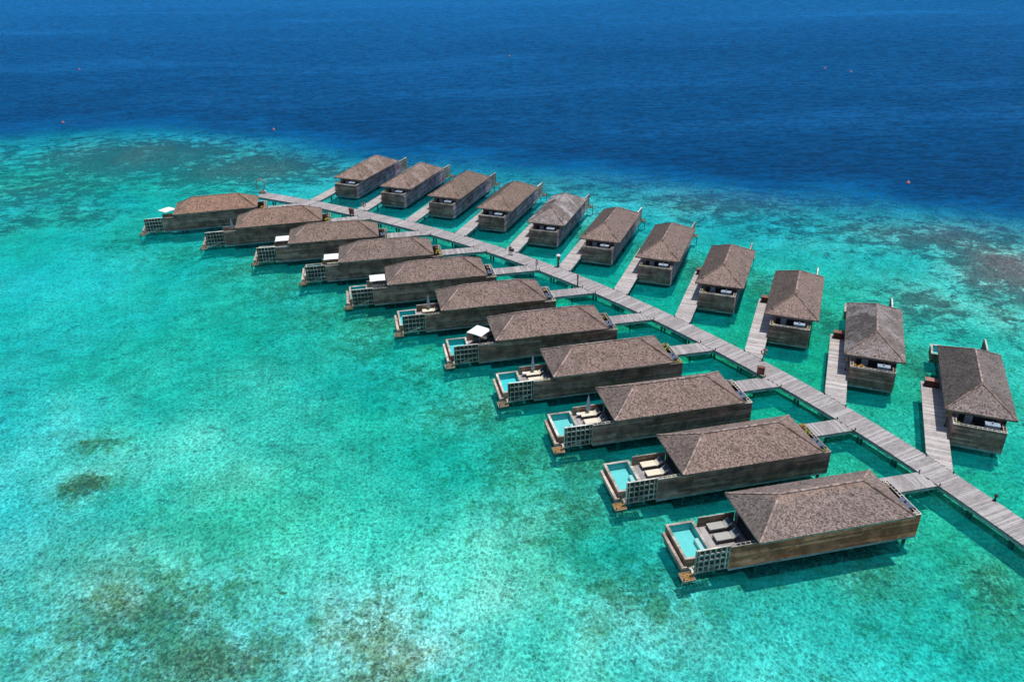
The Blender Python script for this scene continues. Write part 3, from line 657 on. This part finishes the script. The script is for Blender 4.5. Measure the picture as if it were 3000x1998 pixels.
# ------------------------------------------------------------------ side walkways
def dist_walk(p):
    d = np.linalg.norm(wc-np.array(p[:2]), axis=1); return d.min()
YJ0, YJ1 = -YW-.01, -5.05
jm = MB(); jm.box(-PL/2+.008, PL/2-.008, -(YJ0-YJ1)/2, (YJ0-YJ1)/2, -.045, 0, r=0.); jplank = jm.mesh('plank', 'deck_planks')
corners = []
for k in POSE:
    j = tag(empty('side_walkway', (0, 0, 0)), kind='structure'); th = POSE[k][2]
    fine = int(k[1:]) >= (10 if k[0] == 'L' else 9)
    def reach(y):
        x = 2.
        while x > -14 and dist_walk(loc2w(k, x, y)) > WW/2+.01: x -= .05
        return x
    xa, xb = reach(YJ0), reach(YJ1); corners += [(k, xa, YJ0), (k, xb, YJ1)]
    xe = 10.4; x = xe; mb = MB(); jo = YJ0+.0
    ym = (YJ0+YJ1)/2
    while x > min(xa, xb)-.1:
        lo, hi = YJ1, YJ0
        if x < max(xa, xb)+.2:                      # planks shortened along the slanting joint
            f = (x-.1-xa)/(xb-xa) if abs(xb-xa) > .1 else 1
            f = min(1, max(0, f)); yj = YJ0+(YJ1-YJ0)*f
            if xa > xb: hi = yj
            else: lo = yj
        if hi-lo > .15:
            full = hi-lo > YJ0-YJ1-.01; dz = random.uniform(-.005, .005)
            if fine and full:
                o = link(jplank, 'plank', j, color=(1.28, 1.26, 1.22) if k[0] == 'R' else None); p = loc2w(k, x, ym); o.location = (p.x, p.y, DZ+dz); o.rotation_euler = (0, 0, th)  # ocean-side planks brightened: their stronger sun is put into the colour
            else:
                q = [loc2w(k, x+a, b, DZ-.045+dz) for a, b in ((-PL/2+.008, lo), (PL/2-.008, lo), (PL/2-.008, hi), (-PL/2+.008, hi))]
                if k[0] == 'R': q = q[::-1]
                mb.hexa(q, [a+Vector((0, 0, .045)) for a in q])
        x -= PL
    mb.build('plank_run', 'deck_planks', j, True, (1.22, 1.2, 1.16) if k[0] == 'R' else None)  # joined ocean-side planks carry the same sun-brightened tint
    eb, be = MB(), MB()
    for y, xs in ((YJ0-.1, xa), (YJ1+.06, xb)):
        eb.beam(loc2w(k, xs+.05, y, DZ-.13), loc2w(k, xe+.1, y, DZ-.13), .09, .15, r=.5)
        yy = y+(.12 if y < -4 else -.12); be.beam(loc2w(k, xs+.3, yy, DZ-.36), loc2w(k, xe, yy, DZ-.36), .2, .26, r=.5)
    eb.build('edge_beam', 'pale_timber', j, color=(.45, .45, .45)); be.build('bearer', 'concrete', j, color=(1.25, 1.3, 1.3))
    for x in np.arange(max(xa, xb)+1.8, xe, 4.2):
        o = link(pile_me, 'pile', j); p = loc2w(k, x, ym); o.location = (p.x, p.y, -.02)
# small dark corner posts
bm_ = MB(); bm_.lathe(0, 0, [(.07, 0), (.07, .24), (.04, .3)], 8); post_me = bm_.mesh('bollard', 'dark_metal')
for k, x, y in corners:
    side = 'near' if y > -4 else 'far'
    p = loc2w(k, x-.12, y)
    d = np.linalg.norm(wc-np.array(p[:2]), axis=1); i = int(d.argmin()); c = wc[i]; vv = np.array(p[:2])-c; vv = vv/np.linalg.norm(vv)*(WW/2-.1)
    o = link(post_me, 'bollard'); o.location = (c[0]+vv[0], c[1]+vv[1], DZ)
    tag(o, f"small dark corner post where the {where(k)} path joins, {'inner' if side=='near' else 'outer'} corner", 'bollard', 'dark corner posts where side paths join the walkway')

# ------------------------------------------------------------------ deck furniture
def make_daybed():
    r = empty('daybed', (0, 0, 0))
    q = MB(); q.box(-1.15, .75, -.48, .48, .16, .34); kid(r, q.build('frame', 'rattan', r))
    q = MB(); q.box(-1.13, .42, -.46, .46, .345, .47); kid(r, q.build('mattress', 'cream_cushion', r))
    q = MB(); q.hexa([(.44, -.46, .36), (.56, -.46, .34), (.56, .46, .34), (.44, .46, .36)], [(1.05, -.46, .84), (1.15, -.46, .76), (1.15, .46, .76), (1.05, .46, .84)]); kid(r, q.build('backrest', 'cream_cushion', r))
    for x in (-1.08, .65):
        for y in (-.4, .4):
            q = MB(); q.box(x-.04, x+.04, y-.04, y+.04, 0, .16); kid(r, q.build('leg', 'rattan', r))
    q = MB(); q.hexa([(.78, -.3, .63), (.86, -.3, .60), (.86, .3, .60), (.78, .3, .63)], [(1.02, -.3, .95), (1.12, -.3, .87), (1.12, .3, .87), (1.02, .3, .95)]); kid(r, q.build('pillow', 'navy_cushion', r))
    return r
db0 = make_daybed(); first = True
for k in ('L11', 'L10', 'L9', 'L8', 'L7', 'L6', 'L5', 'L4', 'L3'):
    for yy, nm in ((-1.85, 'far-side'), (-.35, 'near-side')):
        if k in ('L5', 'L4', 'L3', 'L6') and nm == 'near-side': continue
        o = db0 if first else copy_tree(db0); first = False
        p = loc2w(k, 16.45, yy, DZ+.004); o.location = p; o.rotation_euler = (0, 0, POSE[k][2]+math.pi)
        colr = {'L11': (.62, .64, .68), 'L7': (.28, .26, .25)}.get(k, (1.15, 1.1, 1.0))
        for c in KIDS[o]:
            if c.name.split('.')[0] in ('mattress', 'backrest'): c.color = (*colr, 1)
        tag(o, f"{'grey covered' if k=='L7' else 'off-white' if k=='L11' else 'cream'} daybed with dark pillow, {nm} one on the {where(k)} deck", 'daybed', 'daybeds on the pool decks')
def closed_umb():
    r = empty('folded_parasol', (0, 0, 0))
    q = MB(); q.lathe(0, 0, [(.28, 0), (.28, .07)], 12); kid(r, q.build('base', 'dark_metal', r))
    q = MB(); q.lathe(0, 0, [(.03, .07), (.03, 2.75)], 8); kid(r, q.build('pole', 'pale_timber', r))
    q = MB(); n = 16; prof = [(.20, .75), (.24, 1.0), (.17, 1.7), (.10, 2.35), (.03, 2.72)]
    rings = [[(math.cos(2*math.pi*i/n)*a*(1.15 if i % 2 else .72), math.sin(2*math.pi*i/n)*a*(1.15 if i % 2 else .72), z) for i in range(n)] for a, z in prof]
    for a, b in zip(rings[:-1], rings[1:]):
        for i in range(n): q.face([a[i], a[(i+1) % n], b[(i+1) % n], b[i]])
    q.face(rings[0][::-1]); q.face(rings[-1]); kid(r, q.build('canopy', 'folded_canvas', r))
    return r
cu0 = closed_umb(); first = True
for k in ('L9', 'L8', 'L6', 'L2'):
    o = cu0 if first else copy_tree(cu0); first = False
    o.location = loc2w(k, 16.6, -2.15, DZ); tag(o, f"folded blue-grey parasol standing on the {where(k)} pool deck", 'parasol', 'folded parasols on the pool decks')
def open_umb():
    r = empty('open_parasol', (0, 0, 0))
    q = MB(); q.lathe(0, 0, [(.3, 0), (.3, .07)], 12); kid(r, q.build('base', 'dark_metal', r))
    q = MB(); q.lathe(0, 0, [(.03, .07), (.03, 2.55)], 8); kid(r, q.build('pole', 'pale_timber', r))
    q = MB(); s = 1.22; top = (0, 0, 2.52); cs = [(-s, -s, 2.06), (s, -s, 2.06), (s, s, 2.06), (-s, s, 2.06)]
    for i in range(4):
        a, b = cs[i], cs[(i+1) % 4]; mid = ((a[0]+b[0])/2*.97, (a[1]+b[1])/2*.97, 2.09)
        q.face([a, mid, top], .5); q.face([mid, b, top], .5)
        q.face([a, (a[0], a[1], 1.98), (mid[0], mid[1], 2.01), mid], .5); q.face([mid, (mid[0], mid[1], 2.01), (b[0], b[1], 1.98), b], .5)
    kid(r, q.build('canopy', 'canvas', r))
    q = MB()
    for c in cs: q.beam((0, 0, 2.45), (c[0]*.96, c[1]*.96, 2.03), .025, .025)
    kid(r, q.build('rib', 'pale_timber', r)); return r
ou0 = open_umb(); first = True
for k, lx, ly, rot in (('L7', 16.8, -1.1, 45), ('L5', 16.65, -1.2, 0), ('L4', 16.65, -1.0, 0), ('L3', 16.65, -1.2, 0), ('L1', 17.2, -2.15, 42)):
    o = ou0 if first else copy_tree(ou0); first = False
    o.location = loc2w(k, lx, ly, DZ); o.rotation_euler = (0, 0, POSE[k][2]+R(rot))
    tag(o, f"open square white parasol over the {where(k)} pool deck", 'parasol', 'open white parasols on the pool decks')
for n_, k in enumerate(('L9', 'L8')):
    t = empty('side_table', loc2w(k, 17.75, -2.1, DZ)); q = MB(); q.lathe(0, 0, [(.28, .42), (.28, .47)], 14); q.build('table_top', 'white_paint', t)
    q = MB(); q.lathe(0, 0, [(.16, 0), (.05, .05), (.05, .42)], 8); q.build('leg', 'rattan', t)
    tag(t, f"small round white table by the pool of the {where(k)}", 'table', 'small round deck tables')

# ------------------------------------------------------------------ shrubs in the planters
def shrub(k, x, y, z, s, tint, text, n=70):
    p = loc2w(k, x, y, z); e = empty('planter_shrub', p)
    q = MB(); rs = random.Random(hash_of(k, x, y))
    for i in range(n):
        a, e_, rr = rs.uniform(0, 6.283), rs.uniform(.1, 1.4), rs.uniform(.25, 1.)*s
        d = Vector((math.cos(a)*math.cos(e_), math.sin(a)*math.cos(e_), math.sin(e_)*.9)); b = d*rr*.35; tip = d*rr+Vector((0, 0, -rr*.18)); sd = d.cross(Vector((0, 0, 1))).normalized()*rr*.13
        q.face([b-sd*.4, (b+tip)/2-sd+Vector((0, 0, rr*.06)), tip, (b+tip)/2+sd+Vector((0, 0, rr*.06))], rs.random())
    q.build('foliage', 'leaf', e, color=tint)
    q = MB()
    for i in range(4):
        a = i*1.7; q.tube([(0, 0, -.15), (math.cos(a)*s*.2, math.sin(a)*s*.2, s*.3), (math.cos(a)*s*.35, math.sin(a)*s*.35, s*.6)], [.025, .018, .008], 5)
    q.build('stem', 'tan_timber', e)
    tag(e, text, 'shrub', 'shrubs in the villa planters')
def hash_of(k, x, y): return sum(ord(c) for c in k)*1000+int(x*13)*7+int(y*17)
GR, YG, OR, YL = (.9, 1., .7), (1.3, 1.2, .8), (2.0, .95, .6), (1.9, 1.5, .6)
TZ = ZT-.20
for k, x, y, s, c, cn in (('L10', X0+.5, -2.2, .8, OR, 'orange tipped green'), ('L10', X0+.45, -1.2, .55, YG, 'yellow green'), ('L10', X0+.5, 2.2, .55, YG, 'yellow green'), ('L8', X0+.5, -2.2, .85, YG, 'yellow green'), ('L8', X0+.5, -1.3, .6, GR, 'dark green'), ('L8', X0+.5, 2.2, .6, YL, 'yellow'), ('L7', X0+.5, -1.6, .45, GR, 'dark green'), ('L6', X0+.5, 2.1, .35, YG, 'yellow green'),
                         ('L5', X0+.5, 2.15, .5, YG, 'yellow green'), ('L4', X0+.55, .3, .75, YL, 'golden'), ('L4', X0+.5, 2.1, .45, YG, 'yellow green'), ('L3', X0+.5, 2.1, .5, GR, 'green'), ('L3', X0+.5, -2.1, .4, GR, 'green'), ('L2', X0+.6, .8, .75, YL, 'yellow'), ('L2', X0+.6, 1.9, .5, YG, 'yellow green'), ('L1', X0+.6, 1.0, .65, OR, 'orange and green'), ('L1', X0+.6, 2.0, .4, YG, 'yellow green'),
                         ('R11', X0+.45, -2.1, .5, YG, 'yellow green'), ('R11', X0+.4, -1.0, .3, YG, 'low yellow green'), ('R10', X0+.45, -2.1, .6, OR, 'orange'), ('R10', X0+.5, -1.3, .6, OR, 'second orange'), ('R9', X0+.45, -2.2, .5, YL, 'yellow'), ('R9', X0+.45, 2.2, .5, YL, 'yellow right-hand'), ('R8', X0+.45, -2., .55, YL, 'yellow'), ('R8', X0+.4, 2.2, .35, YG, 'yellow green'),
                         ('R7', X0+.3, -2.1, .45, YG, 'yellow green'), ('R7', X0+.15, -.8, .5, YG, 'trailing green'), ('R7', X0+.15, .3, .4, GR, 'small green'), ('R7', X0+.3, 2.2, .4, YL, 'yellow'), ('R6', X0+.4, -2.1, .4, YG, 'yellow green'), ('R5', X0+.4, -2.1, .45, YG, 'yellow green'), ('R4', X0+.4, -2.1, .35, GR, 'green'), ('R3', X0+.4, -1.6, .3, GR, 'low green'), ('R2', X0+.5, -1.9, .6, YG, 'yellow green'), ('R1', X0+.5, -1.9, .6, YL, 'yellow')):
    shrub(k, x, y, TZ+.1, s, c, f"{cn} shrub in the {'left' if (y<0)==(k[0]=='R') else 'right'} part of the planter, {where(k)}" if k[0] == 'R' else f"{cn} shrub at the {'far' if y<0 else 'middle' if y<1.5 else 'near'} part of the terrace, {where(k)}")
for k, x, c, cn, s in (('L10', 15.7, YG, 'bright green', .55), ('L10', 16.3, YG, 'second bright green', .5), ('L8', 15.4, YG, 'yellow green', .6), ('L8', 16.2, YL, 'straw coloured', .5), ('L2', 15.6, YG, 'small green', .4), ('L3', 15.7, GR, 'small green', .4)):
    shrub(k, x, 2.25, ZT-.35, s, c, f"{cn} shrub on the deck-side wall top, {where(k)}")

# ------------------------------------------------------------------ things on the walkways
def cabinet_bench(k):
    t = empty('storage_bench', loc2w(k, 9.7, -3.95, DZ)); t.rotation_euler = (0, 0, POSE[k][2])
    q = MB(); q.box(-.35, .35, -.85, .75, .02, .82); q.build('body', 'red_timber', t, color=(.45, .45, .5)); q = MB(); q.box(-.42, .42, -.9, .8, .822, .9); q.build('lid', 'red_timber', t, color=(1.3, 1.4, 1.5))
    tag(t, f"reddish brown timber storage bench at the end of the {where(k)} side path", 'bench', 'storage benches at the side path ends')
for k in ('R8', 'R9', 'R10', 'R11'): cabinet_bench(k)
def gate_post(k):
    t = empty('entrance_lamp', loc2w(k, .9, -2.9, DZ)); q = MB(); q.lathe(0, 0, [(.14, 0), (.12, .1), (.05, .15), (.05, 1.3)], 8); q.build('pole', 'dark_metal', t)
    q = MB(); q.lathe(0, 0, [(.12, 1.3), (.17, 1.45), (.15, 1.7), (.05, 1.8)], 10); q.build('lantern', 'orange_net', t)
    tag(t, f"orange topped lantern post beside the entrance of the {where(k)}", 'lantern', 'lantern posts by the villa entrances')
for k in ('R10', 'R11'): gate_post(k)
def at(x, y, z=DZ): return (x, y, z)
def lifebuoy(x, y, text, small=False):
    t = empty('lifebuoy_post', at(x, y)); f = .8 if small else 1
    q = MB(); q.lathe(0, 0, [(.12, 0), (.12, .05), (.04, .07), (.04, 1.55)], 8); q.build('post', 'dark_metal', t)
    R_ = .36*f; q = MB(); q.tube([(math.cos(a)*R_, -.12, 1.35+math.sin(a)*R_) for a in np.linspace(0, 2*math.pi, 24, endpoint=False)], .085*f, 8, closed=True); rg = q.build('ring', 'red_paint', t)
    q = MB()
    for a0 in (0.6, 2.2, 3.8, 5.3): q.tube([(math.cos(a)*R_, -.12, 1.35+math.sin(a)*R_) for a in np.linspace(a0, a0+.3, 4)], .09*f, 8)
    q.build('band', 'white_paint', rg)
    tag(t, text, 'lifebuoy', 'red lifebuoys on posts along the walkway')
lifebuoy(-28.75, 151.3, 'red lifebuoy on a dark post where the second farthest ocean-side path begins')
lifebuoy(32.45, 89.15, 'red lifebuoy on a dark post near the third nearest ocean-side path')
t = empty('lifebuoy_post', at(4.22, 120.3)); q = MB(); q.lathe(0, 0, [(.05, 0), (.05, 1.9)], 8); q.build('post', 'red_paint', t)
q = MB(); q.tube([(.1+math.cos(a)*.12, -.05+math.sin(a)*.28*0, 1.35+math.sin(a)*.45) for a in np.linspace(0, 2*math.pi, 20, endpoint=False)], .06, 6, closed=True); q.build('ring', 'red_paint', t)
tag(t, 'slim red post with an edge-on lifebuoy at the middle of the walkway', 'lifebuoy', 'red lifebuoys on posts along the walkway')
def redbox(x, y, rz, text, s=1.):
    t = empty('equipment_locker', at(x, y), rz); q = MB(); q.box(-.45*s, .45*s, -.22, .22, .42, 1.35*s); bd = q.build('box_body', 'red_timber', t)
    q = MB(); q.box(-.5*s, .5*s, -.27, .27, 1.352*s, 1.41*s); q.build('lid', 'red_timber', bd, color=(1.3, 1.2, 1.2))
    q = MB(); q.box(-.42*s, -.02, -.235, -.221, .47, 1.28*s); q.box(.02, .42*s, -.235, -.221, .47, 1.28*s); q.build('door', 'red_timber', bd, color=(1.2, 1., 1.))
    for a in (-.35*s, .35*s):
        q = MB(); q.box(a-.04, a+.04, -.15, .15, 0, .42); q.build('leg', 'dark_metal', t)
    q = MB(); q.lathe(-.75, -.25, [(.2, 0), (.22, .14), (.05, .2)], 10); q.build('mooring_cleat', 'dark_metal', t)
    tag(t, text, 'locker', 'red brown lockers beside the walkway')
redbox(-30.75, 148.6, R(-32), 'dark red locker beside the farthest bend of the walkway', 1.05)
redbox(30.95, 85.1, R(-20), 'reddish brown locker at the corner of the fourth nearest lagoon-side path')
t = empty('red_topped_post', at(10.45, 113.4)); q = MB(); q.box(-.1, .1, -.1, .1, 0, 1.75); q.build('post', 'tan_timber', t, color=(.5, .45, .4)); q = MB(); q.box(-.15, .15, -.15, .15, 1.76, 1.95); q.build('cap', 'red_paint', t)
tag(t, 'slender brown post with a red cap beside the walkway bend', 'post')
t = empty('carved_post', at(7.9, 121.3)); q = MB(); q.lathe(0, 0, [(.22, 0), (.24, .12), (.18, .2), (.19, .6), (.13, .8), (.2, 1.0), (.16, 1.35), (.24, 1.5), (.24, 1.85)], 10); q.build('column', 'rattan', t, color=(1.5, 1.6, 1.2)); q = MB(); q.lathe(0, 0, [(.3, 1.86), (.38, 1.95), (.3, 2.1), (.08, 2.2)], 12); q.build('cap', 'white_paint', t); q = MB(); q.box(.16, .3, -.3, -.1, 1.35, 1.75); q.build('sign_plate', 'red_paint', t, color=(1.2, 3., 3.))
tag(t, 'dark carved totem-like post with a white rounded cap by the walkway', 'post')
t = empty('path_lamp', at(47.15, 60.85)); q = MB(); q.lathe(0, 0, [(.16, 0), (.16, .06), (.09, .1), (.09, .5)], 10); q.build('stem', 'dark_metal', t); q = MB(); q.lathe(0, 0, [(.17, .5), (.19, .62), (.12, .76), (.03, .8)], 10); q.build('lamp_head', 'dark_metal', t)
tag(t, 'short black lamp on the ocean-side edge of the nearest walkway stretch', 'lamp')
# ring sculpture at the end
t = empty('ring_sculpture', at(-52.5, 164.1))
q = MB(); pts = []; rad = []
for i in range(40):
    a = 2*math.pi*i/40-math.pi/2; rr = .98 if math.sin(a) > 0 else .98+.28*(-math.sin(a))**3
    pts.append((math.cos(a)*.92, .05*math.sin(3*a), 1.9+math.sin(a)*rr*1.12)); rad.append(.13+.03*math.sin(a))
q.tube(pts, rad, 8, closed=True); ring = q.build('ring', 'driftwood', t)
for i in range(0, 40, 2):
    q = MB(); p, p2 = Vector(pts[i]), Vector(pts[(i+3) % 40]); q.tube([p+Vector((0, -.1, 0)), p2+Vector((0, .1, 0))], .05, 5); q.build('branch', 'driftwood', ring, color=(1.3, 1.4, 1.2))
q = MB(); q.box(-.55, .65, -.45, .45, .0, .34); q.build('plinth', 'red_timber', t, color=(1.6, 2., 2.))
q = MB(); q.box(.66, 1.0, -.3, .3, 0, .55); q.build('name_board', 'white_paint', t, color=(.8, .85, .85))
tag(t, 'upright driftwood ring sculpture on a brown plinth at the walkway end', 'sculpture')
# buoys
for n_, (x, y, text) in enumerate(((-131.9, 239.8, 'small pink orange buoy off the left reef edge'), (-65.6, 225.2, 'small orange buoy over the pale sand patch'), (1.5, 344.5, 'farthest orange buoy out on the blue water, alone near the top middle'), (116.5, 301.6, 'left buoy of the pair on the right-hand blue water'), (123., 293.8, 'right buoy of the pair on the right-hand blue water'), (85.6, 165.0, 'orange buoy just off the right-hand drop-off'), (-170.9, 333.4, 'lone orange buoy on the upper left blue water'))):
    t = empty('mooring_buoy', (x, y, 0)); q = MB(); q.lathe(0, 0, [(.1, -.35), (.32, -.15), (.40, .08), (.33, .32), (.15, .45)], 14); q.build('float', 'buoy_orange', t); q = MB(); q.lathe(0, 0, [(.07, .45), (.07, .58), (.1, .62)], 8); q.build('eye', 'white_paint', t)
    tag(t, text, 'buoy', 'orange mooring buoys')
# coral heads in the shallows
def rock(x, y, s, text):
    rs = np.random.RandomState(int(abs(x*31+y*17))); q = MB(); n, mth = 14, 7
    rr = 1+.8*(rs.rand(mth+1, n)-.5); s = s*.72
    _, d_ = fields(np.array([[x]]), np.array([[y]])); zb = -(1.2+.15*float(d_[0, 0]))
    P_ = [[(math.cos(2*math.pi*i/n)*math.cos(j/mth*1.5)*s*rr[j, i], math.sin(2*math.pi*i/n)*math.cos(j/mth*1.5)*s*.8*rr[j, i], math.sin(j/mth*1.5)*s*.6*rr[j, 0]-.15) for i in range(n)] for j in range(mth+1)]
    for j in range(mth):
        for i in range(n): q.face([P_[j][i], P_[j][(i+1) % n], P_[j+1][(i+1) % n], P_[j+1][i]], .5)
    q.face(P_[-1], .5); o = q.build('coral_head', 'rock'); o.data.polygons.foreach_set('use_smooth', [True]*len(o.data.polygons)); o.location = (x, y, zb); tag(o, text, 'coral', 'coral heads on the lagoon floor')
n = N('rock'); g_ = n.noise(n.pos(), 3., 5, .7); M['rock'] = n.end(n.bsdf(n.mix(n.mapr(g_, .35, .65), (.12, .08, .03), (.42, .24, .10)), .95, .1))
for x, y, s, tx in ((-21.4, 53.2, .55, 'round olive coral head alone on pale sand, bottom left of the lagoon'), (-43.5, 49.3, .5, 'small brown coral head near the bottom left dark patch'), (-16.3, 50.3, .5, 'small coral head above the dark patch at bottom centre'), (-47.9, 68.6, .8, 'orange brown coral head on the left edge of the isolated patch'), (-45.7, 69.2, .8, 'orange brown coral head in the middle of the isolated patch'), (-46.4, 70.7, .7, 'coral head at the far side of the isolated patch'), (-50.9, 77.6, .8, 'reddish coral head in the smaller upper patch'), (-12.6, 48.9, .45, 'dark coral head in the bottom centre rubble'), (-11.4, 51.2, .35, 'tiny dark coral head right of the bottom centre rubble'), (-33.2, 48.7, .5, 'reddish coral head in the big bottom left patch'), (-31.8, 47.3, .45, 'coral head in the lower part of the big bottom left patch')):
    rock(x, y, s, tx)

# ------------------------------------------------------------------ the person on the walkway
def skin_mesh(name, joints, edges, mat, parent, color=None, sub=2):
    me = bpy.data.meshes.new(name); me.from_pydata([j[0] for j in joints], edges, [])
    o = bpy.data.objects.new(name, me); col.objects.link(o); o.parent = parent
    sk = o.modifiers.new('skin', 'SKIN'); sk.use_smooth_shade = True
    for v_, j in zip(me.skin_vertices[0].data, joints): v_.radius = (j[1], j[2] if len(j) > 2 else j[1])
    me.skin_vertices[0].data[0].use_root = True
    s = o.modifiers.new('sub', 'SUBSURF'); s.levels = sub; s.render_levels = sub
    me.materials.append(M[mat])
    if color: o.color = (*color, 1)
    return o
per = empty('person', at(.0, 126.95)); per.rotation_euler = (0, 0, R(15))
J = [((0, 0, .92), .13, .10), ((0, 0, 1.12), .12, .095), ((0, 0, 1.34), .15, .10), ((0, 0, 1.46), .06, .06), ((0, .01, 1.54), .055, .06), ((0, -.01, 1.66), .085, .10), ((0, 0, 1.75), .05, .06),
     ((.19, 0, 1.38), .055), ((.24, -.02, 1.12), .045), ((.25, -.10, .90), .035), ((.25, -.13, .80), .04, .025), ((-.19, 0, 1.38), .055), ((-.25, 0, 1.12), .045), ((-.27, -.08, .90), .035), ((-.27, -.11, .80), .04, .025),
     ((.10, 0, .86), .09), ((.13, -.10, .48), .062), ((.14, -.02, .09), .042), ((.15, -.16, .04), .045, .03), ((-.10, 0, .86), .09), ((-.13, .06, .48), .062), ((-.15, .22, .10), .042), ((-.15, .10, .04), .045, .03)]
E_ = [(0, 1), (1, 2), (2, 3), (3, 4), (4, 5), (5, 6), (2, 7), (7, 8), (8, 9), (9, 10), (2, 11), (11, 12), (12, 13), (13, 14), (0, 15), (15, 16), (16, 17), (17, 18), (0, 19), (19, 20), (20, 21), (21, 22)]
skin_mesh('body', J, E_, 'skin', per)
skin_mesh('shirt', [((0, 0, .84), .17, .13), ((0, 0, 1.12), .15, .125), ((0, 0, 1.34), .175, .125), ((0, 0, 1.43), .09, .09), ((.2, 0, 1.38), .075), ((.245, -.01, 1.17), .06), ((-.2, 0, 1.38), .075), ((-.255, 0, 1.17), .06)], [(0, 1), (1, 2), (2, 3), (2, 4), (4, 5), (2, 6), (6, 7)], 'shirt', per)
skin_mesh('trousers', [((0, 0, .90), .15, .12), ((.10, 0, .82), .11), ((.13, -.10, .48), .08), ((.14, -.02, .14), .065), ((-.10, 0, .82), .11), ((-.13, .06, .48), .08), ((-.15, .21, .14), .065)], [(0, 1), (1, 2), (2, 3), (0, 4), (4, 5), (5, 6)], 'trousers', per)
skin_mesh('hair', [((0, .05, 1.60), .07, .06), ((0, .04, 1.70), .10, .10), ((0, .0, 1.77), .075, .08)], [(0, 1), (1, 2)], 'hair', per)
for s_, x, y in (('shoe', .15, -.09), ('shoe', -.15, .17)):
    q = MB(); q.hexa([(x-.05, y-.14, 0), (x+.05, y-.14, 0), (x+.045, y+.12, 0), (x-.045, y+.12, 0)], [(x-.035, y-.11, .06), (x+.035, y-.11, .06), (x+.035, y+.10, .10), (x-.035, y+.10, .10)]); q.build(s_, 'white_shoe', per)
tag(per, 'person in a grey green top and dark trousers walking along the walkway', 'person')
bag = empty('carried_bag', at(.42, 126.75)); q = MB(); q.lathe(0, 0, [(.12, .62), (.26, .7), (.29, .9), (.22, 1.1), (.1, 1.14)], 12); q.build('bag_body', 'trousers', bag, color=(1., .8, 1.3)); q = MB(); q.tube([(math.cos(a)*.16-.05, 0, 1.12+math.sin(a)*.24) for a in np.linspace(0, math.pi, 9)], .018, 6); q.build('handle', 'trousers', bag)
tag(bag, 'dark rounded bag carried by the person on the walkway', 'bag')
